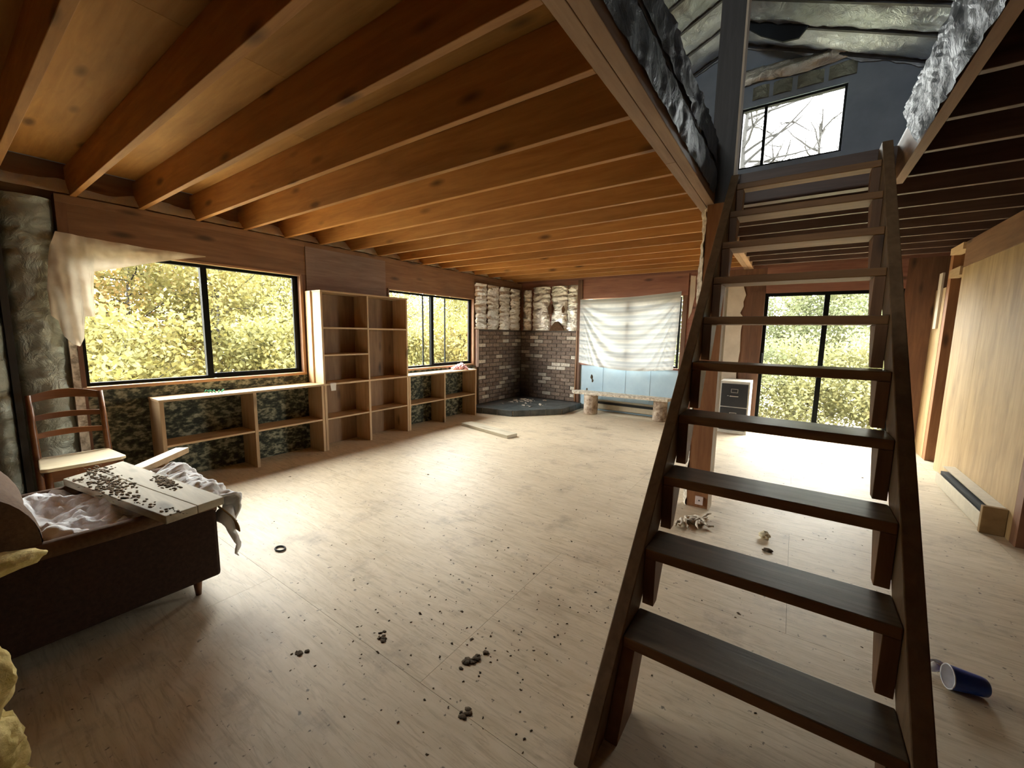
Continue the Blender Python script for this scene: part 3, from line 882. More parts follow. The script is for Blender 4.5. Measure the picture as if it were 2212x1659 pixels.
def brick_mesh(length, kind, axis):
    key = (round(length, 3), kind, axis)
    if key not in bmesh_cache:
        me = bpy.data.meshes.new('brick')
        c = .003
        l, h, tt = length / 2, BH / 2, BT
        # front face chamfered; built with depth along +d
        base = [(-l, 0, -h), (l, 0, -h), (l, 0, h), (-l, 0, h)]
        front = [(-l + c, tt, -h + c), (l - c, tt, -h + c), (l - c, tt, h - c), (-l + c, tt, h - c)]
        mid = [(-l, tt - c, -h), (l, tt - c, -h), (l, tt - c, h), (-l, tt - c, h)]
        v = base + mid + front
        f = [(0, 1, 2, 3)]
        for i in range(4):
            j = (i + 1) % 4
            f += [(i, 4 + i, 4 + j, j), (4 + i, 8 + i, 8 + j, 4 + j)]
        f.append((8, 11, 10, 9))
        if axis == 'x':   # lies on the left wall, faces +x, runs along y
            v = [(p[1], p[0], p[2]) for p in v]
        else:             # lies on the far wall, faces -y, runs along x
            v = [(p[0], -p[1], p[2]) for p in v]
        me.from_pydata(v, [], f); me.update()
        bm = bmesh.new(); bm.from_mesh(me); bmesh.ops.recalc_face_normals(bm, faces=bm.faces); bm.to_mesh(me); bm.free()
        me.materials.append(M[kind])
        bmesh_cache[key] = me
    return bmesh_cache[key]
rng = random.Random(5)
ncourse = 18
for axis, s0, s1 in (('x', 5.735, yb_ - .028), ('y', XL + .05, -3.456)):
    for c in range(ncourse):
        z = HZ + .012 + BH / 2 + c * (BH + JT)
        s = s0 - (.105 if c % 2 else 0)
        while s < s1 - .03:
            a, b_ = max(s, s0), min(s + BL, s1)
            if b_ - a > .035:
                r = rng.random()
                kind = 'brick_c' if r < .16 else ('brick_b' if r < .55 else 'brick_a')
                mid = (a + b_) / 2
                pr_ = rng.uniform(-.006, .004)
                L = round((b_ - a) * 100) / 100
                org = (xb - .004 + pr_, mid, z) if axis == 'x' else (mid, yb_ - .023 + .004 - pr_, z)
                link('brick', brick_mesh(min(L, b_ - a), kind, axis), org, br)
            s += BL + JT
box('edge_strip', (XL + .001, XL + .035, 5.665, 5.728, .80, 1.475), M['pinkboard'], br)
box('edge_trim', (-3.45, -3.425, YB - .05, YB - .031, .12, 1.49), M['casing_z'], br)

# foil-faced batts stapled above the bricks
strips = [('x', 5.64, 5.955), ('x', 5.985, 6.335), ('x', 6.37, 6.70), ('x', 6.73, 7.05), ('y', -4.69, -4.49), ('y', -4.45, -4.055), ('y', -4.025, -3.675), ('y', -3.67, -3.44)]
for k, (ax, a, b_) in enumerate(strips):
    cr = crinkle(20 + k, .026, 9)

    def fn(u, v, ax=ax, a=a, b_=b_, cr=cr, k=k):
        s = a + (b_ - a) * u
        z = 1.482 + .81 * v + (.05 * v * (k >= 5))
        edge = 1 if k not in (5, 6) else 0
        w_ = (u if k == 6 else 1 - u)
        if k in (5, 6) and w_ < .28:       # the torn seam between two batts
            s += (.05 if k == 6 else -.05) * math.exp(-((v - .5) / .12) ** 2) * (1 - w_ / .28)
        d = .012 + .05 * (math.sin(math.pi * u) ** .5) + cr((s * .5, k, z * 1.8)) * (.5 + .9 * abs(2 * u - 1)) + .007 * math.sin(z * 95 + 5 * mnoise.noise(Vector((s * 4, z * 3, k)))) * abs(2 * u - 1) ** 2 * (1 - .4 * v)
        return (XL + d, s, z) if ax == 'x' else (s, YB + .015 - d, z)
    fb = grid('foil_batt', 16, 56, fn, M['foil'], wl if ax == 'x' else wb)
    fb['label'] = 'shiny foil-faced insulation batt stapled above the bricks'
box('staple_strip', (XL + .001, XL + .02, 5.63, 7.07, 2.295, 2.325), M['header_y'], wl)
box('staple_strip', (-4.72, -3.43, YB - .002, YB + .019, 2.345, 2.375), M['header_x'], wb)
prism('torn_fibre', [(-4.02, 1.484), (-3.70, 1.484), (-3.74, 1.56), (-3.84, 1.66), (-3.90, 1.65), (-3.98, 1.56)], 'y', YB - .085, YB - .065, M['fibre'], wb)
prism('torn_fibre', [(-4.07, 1.80), (-4.02, 1.80), (-4.0, 1.9), (-4.03, 2.02), (-4.075, 1.95)], 'y', YB - .05, YB - .045, M['fibre'], wb)
blob('torn_fibre', (-3.73, YB - .072, 1.88), (.035, .012, .06), M['fibre'], wb, seed=4, sub=2, amp=.5)

# hearth: raised pad edged with slate tiles
he = thing('hearth', (-4.1, 6.3, 0), 'low angled hearth pad edged and topped with black slate tiles', 'hearth')
HP = [(XL + .001, 5.46), (-3.87, 5.62), (-3.30, 6.33), (-3.30, YB - .032), (XL + .024, YB - .032), (XL + .024, 5.73), (XL + .001, 5.72)]
prism('base', HP, 'z', 0.0, HZ - .014, M['plaster'], he)


def seg_tiles(p, q, n, out=.016):
    p, q = Vector(p), Vector(q)
    d = (q - p); L = d.length; d.normalize()
    nrm = Vector((d.y, -d.x))
    for i in range(n):
        a = p + d * (L * i / n + .006); b_ = p + d * (L * (i + 1) / n - .006)
        poly = [a, b_, b_ + nrm * out, a + nrm * out]
        prism('edge_tile', [(v.x, v.y) for v in poly], 'z', .002, HZ - .003, M['slate'], he, .002)
seg_tiles((XL + .01, 5.46), (-3.87, 5.62), 3)
seg_tiles((-3.87, 5.62), (-3.30, 6.33), 3)
seg_tiles((-3.30, 6.33), (-3.30, YB - .04), 3)


def clip_poly(poly, rect):
    x0, x1, y0_, y1_ = rect
    for ax, lim, sgn in ((0, x0, 1), (0, x1, -1), (1, y0_, 1), (1, y1_, -1)):
        out = []
        for i in range(len(poly)):
            a, b_ = poly[i - 1], poly[i]
            ia, ib = sgn * (a[ax] - lim) >= 0, sgn * (b_[ax] - lim) >= 0
            if ia != ib:
                tt = (lim - a[ax]) / (b_[ax] - a[ax])
                out.append((a[0] + tt * (b_[0] - a[0]), a[1] + tt * (b_[1] - a[1])))
            if ib: out.append(b_)
        poly = out
        if len(poly) < 3: return []
    return poly
for i in range(5):
    for j in range(6):
        rect = (XL + .03 + i * .305, XL + .03 + i * .305 + .299, 5.46 + j * .305, 5.46 + j * .305 + .299)
        pl = clip_poly([HP[0], HP[1], HP[2], HP[3], HP[4], HP[5], HP[6]], rect)
        if len(pl) >= 3:
            prism('top_tile', pl, 'z', HZ - .0139, HZ, M['slate'], he, .0015)

# ash and litter on the hearth
v, f = [], []
rg = random.Random(3)
for i in range(70):
    px_, py_ = rg.uniform(-4.5, -3.7), rg.uniform(6.0, 6.9)
    if rg.random() < .6: px_, py_ = rg.gauss(-4.30, .12), rg.gauss(6.55, .12)
    s = rg.uniform(.012, .045)
    a, b_ = blob_geo((px_, py_, HZ + s * .25), (s, s * rg.uniform(.4, .9), s * .3), i, 1, .5, 2, HZ + .001)
    f += [tuple(q + len(v) for q in x) for x in b_]; v += a
tag(mesh('ash_litter', v, f, M['ash'], None), 'pale ash and charred scraps scattered on the slate hearth', 'ash', None, 'stuff')

# ================================================================== built-in shelves along the window wall
SF = -4.45
SB = XL + .004
T = .019


def low_unit(name, label, ys, mid, back=False, top=True, y_end=None, zt=.80, group='shelving units along the window wall'):
    u = thing(name, ((SF + SB) / 2, (ys[0] + ys[-1]) / 2, 0), label, 'shelf', group)
    for i, yy in enumerate(ys):
        o = box('upright', (SB, SF, yy, yy + .030, 0, zt - .022), M['shelf_z'], u, .002)
    for a, b_ in zip(ys[:-1], ys[1:]):
        box('shelf_board', (SB, SF - .004, a + .0305, b_ - .0005, mid - T, mid), M['shelf_y'], u, .002)
    box('top_board', (SB, SF + .006, ys[0] - .004, ys[-1] + .034, zt - .0215, zt), M['shelf_y'], u, .002)
    if back:
        box('back_panel', (SB, SB + .008, ys[0] + .031, ys[-1] - .001, .0, zt - .023), M['shelf_back'], u)
    return u
low_unit('low_shelf_unit', 'low open pine shelf unit under the curtained window', [1.095, 1.835, 2.558], .39)
low_unit('low_shelf_unit', 'low plywood-backed shelf unit under the tall bookcase', [2.594, 3.195, 3.822], .385, True)
low_unit('low_shelf_unit', 'low open shelf unit under the window beside the hearth', [3.858, 4.565, 5.315], .38)
u = thing('bookcase', ((SF + SB) / 2, 3.22, .80), 'tall dark-backed bookcase standing on the low shelves between the windows', 'bookcase', 'shelving units along the window wall')
za, zb = .802, 1.872
SBx = XL + .014
box('side_panel', (SBx, SF, 2.588, 2.612, za, zb - .02), M['shelf_z'], u, .002)
box('side_panel', (SBx, SF, 3.822, 3.846, za, zb - .02), M['shelf_z'], u, .002)
box('front_trim', (SBx, SBx + .11, 2.568, 2.587, za, zb - .004), M['shelf_z'], u, .002)
box('top_board', (SBx, SF + .004, 2.586, 3.848, zb - .0195, zb), M['shelf_y'], u, .002)
box('divider', (SBx + .009, SF - .002, 3.200, 3.222, za, zb - .0205), M['shelf_z'], u, .002)
box('back_panel', (SBx, SBx + .008, 2.613, 3.821, za, zb - .0205), M['shelf_back'], u)
box('shelf_board', (SBx + .009, SF - .003, 2.613, 3.199, 1.437, 1.457), M['shelf_y'], u, .002)
box('shelf_board', (SBx + .009, SF - .003, 3.223, 3.821, 1.435, 1.455), M['shelf_y'], u, .002)
box('shelf_board', (SBx + .009, SF - .003, 2.613, 3.199, 1.120, 1.139), M['shelf_y'], u, .002)

# things on the shelves
v, f = [], []
for k, (a, b_, s, zz) in enumerate(((-4.60, 5.07, .06, .03), (-4.57, 5.16, .045, .02), (-4.62, 4.99, .045, .02), (-4.56, 5.08, .05, .05), (-4.60, 5.12, .05, .06), (-4.50, 5.13, .035, .012))):
    p, q = blob_geo((a, b_, .80 + zz), (s * 1.1, s * 1.2, s * .8), k + 3, 4, .55, 3.4, .801)
    f += [tuple(i + len(v) for i in x) for x in q]; v += p
tag(mesh('crumpled_cloth', v, f, M['pink'], None, True), 'crumpled pink cloth lying on the shelf by the hearth', 'cloth')
v, f = [], []
for k in range(4):
    a = [(-4.64 + .02 * k, 1.49 + .03 * k + .05 * tt, .808 + .02 * math.sin(tt * 5 + k)) for tt in (0, .25, .5, .75, 1)]
    p, q = tube_geo(a, [.006] * 5, 6)
    f += [tuple(i + len(v) for i in x) for x in q]; v += p
tag(mesh('twine_scrap', v, f, M['green'], None, True), 'small tangle of green plastic twine on the low shelf', 'twine')


def fn(u_, v_):
    s = v_ * .16
    if s < .07: return (SF - .06 + s, 2.66 + .075 * u_, .8025 + .002 * math.sin(u_ * 3))
    d = s - .07
    return (SF + .012 + .004 * u_, 2.66 + .012 * d / .09 + .075 * u_ * (1 - .25 * d / .09), .802 - d)
# the sheet of paper hangs over the shelf edge below the bookcase
tag(grid('paper_scrap', 4, 16, fn, M['paper'], None), 'white paper scrap hanging over the shelf edge below the bookcase', 'paper')

# ================================================================== curtain and sheet


def lerp_tab(tab, x):
    for (a, b_), (c, d) in zip(tab[:-1], tab[1:]):
        if x <= c:
            tt = (x - a) / (c - a) if c > a else 0
            return b_ + (d - b_) * max(0, min(1, tt))
    return tab[-1][1]
TOP = [(.56, 1.70), (.60, 2.02), (.64, 2.14), (.80, 2.125), (1.10, 2.11), (1.60, 2.105)]
BOT = [(.60, 1.72), (.62, 1.60), (.64, 1.34), (.70, 1.30), (.725, 1.34), (.735, 1.52), (.80, 1.53), (.815, 1.62), (.785, 1.70), (.80, 1.86), (.86, 1.87), (1.0, 1.93), (1.25, 2.02), (1.45, 2.07), (1.60, 2.095)]
BOT = [(.56, 1.50), (.60, 1.46), (.62, 1.34), (.66, 1.28), (.70, 1.26), (.728, 1.33), (.738, 1.50), (.80, 1.50), (.812, 1.70), (.825, 1.86), (.88, 1.875), (1.0, 1.915), (1.25, 2.00), (1.45, 2.06), (1.60, 2.095)]


def fn(u_, v_):
    yy = .56 + 1.04 * (u_ ** 1.6)
    zt, zb_ = lerp_tab(TOP, yy), lerp_tab(BOT, yy)
    zz = zt + (zb_ - zt) * v_
    fold = .018 * math.sin((zz - .25 * yy) * 55) * min(1, (yy - .62) * 2) if yy > .8 else .014 * math.sin(yy * 70 + zz * 4)
    crk = .020 * mnoise.noise(Vector((yy * 9, zz * 7, 1.3))) + .010 * mnoise.noise(Vector((yy * 23, zz * 17, 5.3)))
    return (XL + .045 + .022 * v_ + fold * (.4 + .6 * v_) + crk, yy, zz)
tag(grid('curtain', 110, 44, fn, M['curtain'], None), 'torn cream curtain sagging from the corner of the wide window', 'curtain')


def fn(u_, v_):
    # v 0 top .. 1 bottom, pinned in the two top corners and sagging between
    x0, x1 = -3.385 + .02 * v_, -1.585 - .03 * v_ - .05 * max(0, v_ - .5)
    xx = x0 + (x1 - x0) * u_
    zt = 2.065 + .075 * u_ ** 1.5 - .015 * math.sin(math.pi * u_)
    zb_ = .885 - .085 * math.sin(math.pi * min(1, u_ * .95)) - .02 * u_
    zz = zt + (zb_ - zt) * v_
    a = u_ * (1 - u_) * 4
    phase = v_ / (a + .16)
    amp = .030 * min(1, v_ * 5) * (1 - .45 * v_) * min(1, a * 2.2)
    fold = amp * (math.sin(phase * 21) + .6 * math.sin(phase * 37 + 1.5 + 2 * u_))
    vert = .018 * math.sin(u_ * 60) * max(0, u_ - .82) / .18 * (1 - .2 * v_)
    return (xx, YB - .052 - .012 * v_ + fold * 1.05 + vert, zz)
sh = grid('window_sheet', 90, 80, fn, M['sheet'], None)
uvl = sh.data.uv_layers.new(name='UVMap')
for lp in sh.data.loops:
    j, i = divmod(lp.vertex_index, 91)
    uvl.data[lp.index].uv = (i / 90, 1 - j / 80)
tag(sh, 'striped white sheet pinned over the far window and sagging', 'sheet')

# ================================================================== bench, plank, cabinet, heaters
def log_geo(c, r, h, seed):
    prof = [(0, 0), (r * .98, 0), (r, .02), (r * .97, h * .5), (r * 1.0, h - .015), (r * .97, h), (0, h)]
    n = 22
    v, f = [], []
    for r_, z in prof:
        for k in range(n):
            a = 2 * math.pi * k / n
            q = r_ * (1 + .07 * mnoise.noise(Vector((math.cos(a) * 2 + seed, math.sin(a) * 2, z * 3))))
            v.append((c[0] + q * math.cos(a), c[1] + q * math.sin(a), c[2] + z))
    for i in range(len(prof) - 1):
        for k in range(n):
            f.append((i * n + k, i * n + (k + 1) % n, (i + 1) * n + (k + 1) % n, (i + 1) * n + k))
    return v, f
be = thing('bench', (-2.4, 6.78, 0), 'rough plank bench on two log stumps below the blue panel', 'bench')
for k, (c, r) in enumerate((((-2.94, 6.75, 0), .125), ((-1.76, 6.90, 0), .115))):
    v, f = log_geo(c, r, .345, k * 5)
    mesh('log_stump', v, f, M['bark'], be, True)
pl = [(-3.34, 6.78), (-3.24, 6.64), (-1.62, 6.76), (-1.58, 6.98), (-3.22, 6.90)]
prism('seat_plank', pl, 'z', .346, .392, M['plaster'], be, .004)

hb = thing('baseboard_heater', (-2.45, YB - .04, 0), 'beige baseboard heater on the blue wall behind the bench', 'heater', 'electric baseboard heaters')
box('back_plate', (-3.0, -1.72, YB - .012, YB + .008, .03, .21), M['heater'], hb)
box('front_cover', (-3.0, -1.72, YB - .062, YB - .052, .045, .135), M['heater'], hb, .003)
box('top_cover', (-3.0, -1.72, YB - .062, YB - .0125, .195, .212), M['heater'], hb, .003)
box('fin_core', (-2.98, -1.74, YB - .050, YB - .0125, .07, .17), M['black'], hb)

hb = thing('baseboard_heater', (PX - .06, 5.0, 0), 'beige baseboard heater at the foot of the golden plywood partition', 'heater', 'electric baseboard heaters')
hx0, hx1, hy0, hy1 = PX - .125, PX - .001, 4.36, 5.56
box('back_plate', (hx1 - .02, hx1, hy0, hy1, .0, .185), M['heater'], hb)
box('front_cover', (hx0, hx0 + .012, hy0 + .03, hy1, .03, .135), M['heater'], hb, .003)
box('foot_rail', (hx0 + .02, hx1 - .021, hy0 + .03, hy1, .0, .028), M['heater'], hb)
prism('top_cover', [(hx0 + .045, .185), (hx1 - .001, .195), (hx1 - .001, .205), (hx0 + .04, .197)], 'y', hy0, hy1, M['heater'], hb)
box('fin_core', (hx0 + .03, hx1 - .021, hy0 + .04, hy1 - .01, .04, .15), M['black'], hb)
box('end_cap', (hx0 - .004, hx1, hy0 - .012, hy0 + .028, .0, .207), M['card'], hb, .004)

pk = obox('loose_plank', (-3.575, 4.56, .0225), (1.02, .19, .044), math.radians(-11), M['lumber'], None, .003)
pk.data.materials[0] = M['board']
tag(pk, 'short pale plank lying on the floor before the hearth', 'plank')

fc = thing('file_cabinet', (-.67, 6.86, 0), 'white two-drawer file cabinet with black drawer fronts beyond the ladder', 'cabinet')
cx0, cx1, cy0, cy1, ch = -.855, -.475, 6.66, 7.10, .775
box('body', (cx0, cx1, cy0 + .012, cy1, .0, ch), M['cab_white'], fc, .003)
for k, (za, zb) in enumerate(((.05, .385), (.40, .735))):
    d = box('drawer', (cx0 + .018, cx1 - .018, cy0 - .006, cy0 + .0115, za, zb), M['cab_black'], fc, .003)
    zc_ = zb - .10
    boxes('label_holder', [(-.71, -.62, cy0 - .012, cy0 - .0065, zc_ - .028, zc_ - .022), (-.71, -.62, cy0 - .012, cy0 - .0065, zc_ + .022, zc_ + .028), (-.71, -.704, cy0 - .012, cy0 - .0065, zc_ - .022, zc_ + .022), (-.626, -.62, cy0 - .012, cy0 - .0065, zc_ - .022, zc_ + .022)], M['chrome'], d)
    box('handle', (-.72, -.61, cy0 - .03, cy0 - .0065, zc_ - .085, zc_ - .07), M['chrome'], d, .003)
    box('latch', (-.755, -.735, cy0 - .016, cy0 - .0065, zc_ - .08, zc_ - .072), M['chrome'], d)

# ================================================================== ladder stair
LS, LY0 = 1.077, 1.096          # slope dz/dy and where the front edge meets the floor
LXL, LXR, LW = -.438, .345, .052
Z0, RI, NT = .3035, .245, 10
la = thing('ladder_stair', (0, 1.3, 0), 'steep dark wooden ladder stair with open treads climbing to the ceiling opening', 'ladder')
DEP = .215                      # horizontal depth of the stringers
YTOP = 3.535


def fy(z):
    return LY0 + z / LS
ztop_f = (YTOP - LY0) * LS
ztop_f = min(ztop_f, 2.60)
st = [(fy(0), 0), (fy(0) + DEP, 0), (YTOP, (YTOP - DEP - LY0) * LS), (YTOP, ztop_f), (fy(ztop_f), ztop_f)]
prism('stringer', st, 'x', LXL - LW, LXL, M['ladder'], la, .004)
YR = 3.70
st2 = [(fy(0), 0), (fy(0) + DEP, 0), (YR, (YR - DEP - LY0) * LS), (YR, 2.655), (fy(2.655), 2.655)]
prism('stringer', st2, 'x', LXR, LXR + LW, M['ladder'], la, .004)
TT = .042
TD = .20
for i in range(NT):
    z = Z0 + RI * i
    y_ = fy(z) + .006
    d = TD if i < 8 else TD - .02
    d = min(d, YTOP - y_ - .002)
    if d < .06: continue
    td = box('tread', (LXL + .001, LXR - .001, y_, y_ + d, z - TT, z), M['tread_edge'], la, .005)
    td.data.materials.append(M['tread'])
    td.data.polygons[1].material_index = 1      # the walked-on top is grey with grime
    # blocks that carry the tread, nailed to the inner face of each stringer
    zl = z - RI + .001 if i else .0
    zh = z - TT - .001
    yf = fy(zh) + .05
    cl = [(yf, zl), (min(max(fy(zl) + DEP, yf + .05), YTOP - .004), zl), (min(fy(zh) + DEP, YTOP - .004), zh), (yf, zh)]
    if i == 0:
        cl = [(fy(0) + .14, 0), (fy(0) + .30, 0), (fy(zh) + DEP, zh), (yf, zh)]
    if cl[1][0] - cl[0][0] > .02 and cl[2][0] - cl[3][0] > .02:
        prism('tread_cleat', cl, 'x', LXL + .001, LXL + .046, M['cleat'], la, .002)
        prism('tread_cleat', cl, 'x', LXR - .046, LXR - .001, M['cleat'], la, .002)

# ================================================================== chair
ch_ = thing('dining_chair', (-4.30, .57, 0), 'brown wooden ladder-back chair with a pale seat coloured for window light under the curtain', 'chair')
c0, c1 = .365, .775


def bx(yy, z):      # the back leans toward the wall
    return -4.46 - .08 * max(0, (z - .45) / .47)
for yy in (c0 + .018, c1 - .018):
    tube('back_post', [(-4.47, yy, 0), (-4.455, yy, .22), (bx(yy, .45), yy, .45), (bx(yy, .70), yy, .70), (bx(yy, .915), yy, .915)], [.016, .019, .021, .019, .016], M['chair'], ch_, 8)
for yy in (c0 + .025, c1 - .025):
    tube('front_leg', [(-4.10, yy, 0), (-4.10, yy, .25), (-4.10, yy, .425)], [.015, .019, .021], M['chair'], ch_, 8)
for k, (z, hh, arch) in enumerate(((.885, .05, .035), (.745, .036, .012), (.615, .036, .012))):
    def fn(u_, v_, z=z, hh=hh, arch=arch):
        yy = c0 + .018 + (c1 - c0 - .036) * u_
        bow = -.03 * math.sin(math.pi * u_)
        a = arch * math.sin(math.pi * u_)
        prof = [(.009, 0), (.009, 1), (-.009, 1), (-.009, 0), (.009, 0)][round(v_ * 4)]
        zz = z - hh / 2 + a * (1 if prof[1] else .6) + hh * prof[1]
        return (bx(yy, zz) + bow + prof[0], yy, zz)
    grid('top_rail' if k == 0 else 'back_slat', 14, 4, fn, M['chair'], ch_, False)
sp = [(-4.475, c0 + .02), (-4.47, c1 - .02), (-4.10, c1 + .012), (-4.075, c1 - .02), (-4.068, .57), (-4.075, c0 + .02), (-4.10, c0 - .012)]
prism('seat', sp, 'z', .432, .458, M['chair_seat'], ch_, .008)
boxes('apron', [(-4.115, -4.095, c0 + .03, c1 - .03, .355, .431)], M['chair'], ch_)
for yy in (c0 + .014, c1 - .034):
    box('side_apron', (-4.45, -4.117, yy, yy + .02, .365, .431), M['chair'], ch_)
for yy in (c0 + .022, c1 - .022):
    tube('stretcher', [(-4.455, yy, .18), (-4.10, yy, .18)], [.010, .010], M['chair'], ch_, 6)

# ================================================================== gutted sofa with stuffing
so = thing('sofa', (-2.87, 0, 0), 'gutted brown sofa frame spilling white stuffing, dark side toward viewer', 'sofa')
sx0, sx1, sy0, sy1, sz0, sz1 = -3.33, -2.45, -1.15, .80, .095, .515
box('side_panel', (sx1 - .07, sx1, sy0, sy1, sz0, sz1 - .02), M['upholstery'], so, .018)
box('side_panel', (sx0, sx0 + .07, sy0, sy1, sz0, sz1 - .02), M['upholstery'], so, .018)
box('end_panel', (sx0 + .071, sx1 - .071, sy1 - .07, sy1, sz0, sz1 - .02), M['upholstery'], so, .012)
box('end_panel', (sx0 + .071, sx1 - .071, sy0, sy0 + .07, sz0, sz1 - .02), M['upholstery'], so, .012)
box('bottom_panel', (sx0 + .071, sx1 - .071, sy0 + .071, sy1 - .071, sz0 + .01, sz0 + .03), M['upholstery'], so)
for xx in (sx0 + .035, sx1 - .035):
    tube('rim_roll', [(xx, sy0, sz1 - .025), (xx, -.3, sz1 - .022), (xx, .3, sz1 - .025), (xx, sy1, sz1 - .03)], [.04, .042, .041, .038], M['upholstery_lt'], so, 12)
for xx in (sx0 + .08, sx1 - .07):
    for yy in (sy0 + .1, sy1 - .09):
        tube('leg', [(xx, yy, 0), (xx, yy, .05), (xx, yy, sz0 + .012)], [.013, .018, .024], M['chair'], so, 10)


def arm_fn(u_, v_):
    a = math.pi * (v_ * 1.15 - .075)
    yy = -.02 + .215 * math.cos(a) * (1 + .04 * math.sin(u_ * 9))
    zz = .54 + .25 * math.sin(a) - .02 * (u_ - .5) ** 2
    return (-3.28 + .80 * u_, yy, max(zz, .50))
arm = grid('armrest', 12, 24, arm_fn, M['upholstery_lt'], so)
arm_end = [(-.02 + .215 * math.cos(math.pi * (k / 24 * 1.15 - .075)), max(.50, .54 + .25 * math.sin(math.pi * (k / 24 * 1.15 - .075)))) for k in range(25)]
prism('armrest_front', arm_end, 'x', -2.482, -2.474, M['upholstery_lt'], so)


def fluff(p, a=1.0):
    q = Vector(p)
    return a * (.5 * mnoise.noise(q * 9) + .35 * mnoise.noise(q * 19 + Vector((3, 1, 2))) + .2 * mnoise.noise(q * 41))


def fn(u_, v_):
    xx = sx0 + .072 + (sx1 - sx0 - .144) * u_; yy = .12 + .61 * v_
    e_ = min(1, min(u_, 1 - u_) * 9)
    return (xx, yy, min(.553 if yy < .62 else .528, .490 + .02 * e_ + .085 * fluff((xx, yy, 0)) + .035 * math.sin(u_ * 7 + 1) * math.sin(v_ * 8)))
grid('stuffing', 70, 54, fn, M['stuffing'], so)


def fn(u_, v_):
    # batting pulled over the end of the frame, hanging lower toward the near corner
    xx = -3.13 + .66 * u_
    drop = .16 + .10 * mnoise.noise(Vector((u_ * 5, 0, 3))) + 0
    t_ = v_ * 1.0
    if t_ < .35:
        k_ = t_ / .35
        y_, z_ = .70 + .15 * k_, .525 + .05 * math.sin(k_ * 3) * (1 - .5 * u_)
    else:
        k_ = (t_ - .35) / .65
        y_, z_ = .85 + .05 * math.sin(k_ * 2.2), .53 - drop * k_
    n_ = .055 * fluff((xx, y_ + 3, z_))
    return (xx + n_ * .6 , y_ + .02 + n_, z_ + n_ * 1.2)
grid('stuffing', 80, 44, fn, M['stuffing'], so, True, .012)
v, f = tube_geo([(-2.52 + .02 * k / 14 + .035 * k / 14, .865 + .03 * k / 14, .44 - .28 * k / 14) for k in range(15)], [.03 + .018 * math.sin(k * .5) * (1 - k / 14) - .024 * (k / 14) ** 2 for k in range(15)], 12)
v = [p + Vector((1, 1, 1)) * .03 * fluff(p * 1.3) for p in v]
mesh('stuffing', v, f, M['stuffing'], so, True)
grid('torn_flap', 10, 10, lambda u_, v_: (-2.60 + .16 * u_, .81 + .075 * math.sin(v_ * 1.6) + .01 * u_, .485 - .16 * v_ - .02 * u_), M['card'], so, True, .006)

# board and lumber lying across the sofa
bd = thing('board', (-2.84, .59, .54), 'weathered dirty board lying across the gutted sofa', 'board')
A, B_, C_, D_ = Vector((-3.30, .365)), Vector((-3.46, .645)), Vector((-2.318, .79)), Vector((-2.275, .545))
m1, m2 = A + (B_ - A) * .5, D_ + (C_ - D_) * .52
e1 = (B_ - A).normalized() * .0015
zb0, zb1 = .533, .572
prism('plank', [tuple(A), tuple(D_), tuple(m2 - e1), tuple(m1 - e1)], 'z', zb0, zb1, M['board'], bd, .003)
prism('plank', [tuple(m1 + e1), tuple(m2 + e1), tuple(C_), tuple(B_)], 'z', zb0, zb1, M['board'], bd, .003)
v, f = [], []
rg = random.Random(21)
for k in range(520):
    if k < 210: q_ = Vector((-3.0, .50)) + Vector((rg.gauss(0, .15), rg.gauss(0, .035)))
    elif k < 380: q_ = Vector((-2.80, .685)) + Vector((rg.gauss(0, .075), rg.gauss(0, .016)))
    elif k < 440: q_ = Vector((-3.33, .50)) + Vector((rg.gauss(0, .05), rg.gauss(0, .04)))
    else: q_ = A + (D_ - A) * rg.random() + Vector((.02, .02)) + Vector((rg.uniform(0, .03), rg.uniform(0, .05)))
    s = rg.uniform(.003, .012)
    p, q = blob_geo((q_.x, q_.y, zb1 + s * .15), (s * 1.6, s * .8, s * .35), k, 1, .5, 2, zb1 + .0005)
    f += [tuple(i + len(v) for i in x) for x in q]; v += p
tag(mesh('dirt_litter', v, f, M['dung'], None, True), 'dark dirt and droppings caked on the board over the sofa', 'dirt', None, 'stuff')
lb = obox('lumber_offcut', (-3.45, .83, .535), (.46, .085, .04), math.radians(134), M['lumber'], None, .003)
tag(lb, 'pale lumber offcut resting on the sofa rim beside the board', 'lumber')
lg = tube('round_offcut', [(-3.36, .82, .0), (-3.38, .84, .25), (-3.40, .86, .50)], [.035, .036, .035], M['bark'], None, 12)
tag(lg, 'round wooden offcut standing behind the sofa under the pale lumber', 'log')

# torn foam
fo = blob('foam_chunk', (-2.36, .03, .535), (.09, .16, .035), M['foam'], None, 2, 4, .16, 2.0)
fo.rotation_euler = (0, .0, 0)
tag(fo, 'flat torn yellow foam slab lying on the sofa rim', 'foam', 'torn yellow foam')
v, f = [], []
for k, (c, r) in enumerate((((-1.86, -.05, .14), (.14, .115, .15)), ((-1.80, -.03, .22), (.10, .085, .07)), ((-1.78, .0, .06), (.09, .075, .06)))):
    p, q = blob_geo(c, r, k + 5, 4, .18, 2.6, .001)
    f += [tuple(i + len(v) for i in x) for x in q]; v += p
tag(mesh('foam_chunk', v, f, M['foam'], None, True), 'large torn yellow foam lump on the floor at the picture edge', 'foam', 'torn yellow foam')
fo2 = blob('foam_chunk', (-1.84, -.055, .405), (.13, .115, .145), M['foam'], None, 12, 4, .18, 2.6)
tag(fo2, 'torn yellow foam lump stacked on top of the floor lump', 'foam', 'torn yellow foam')

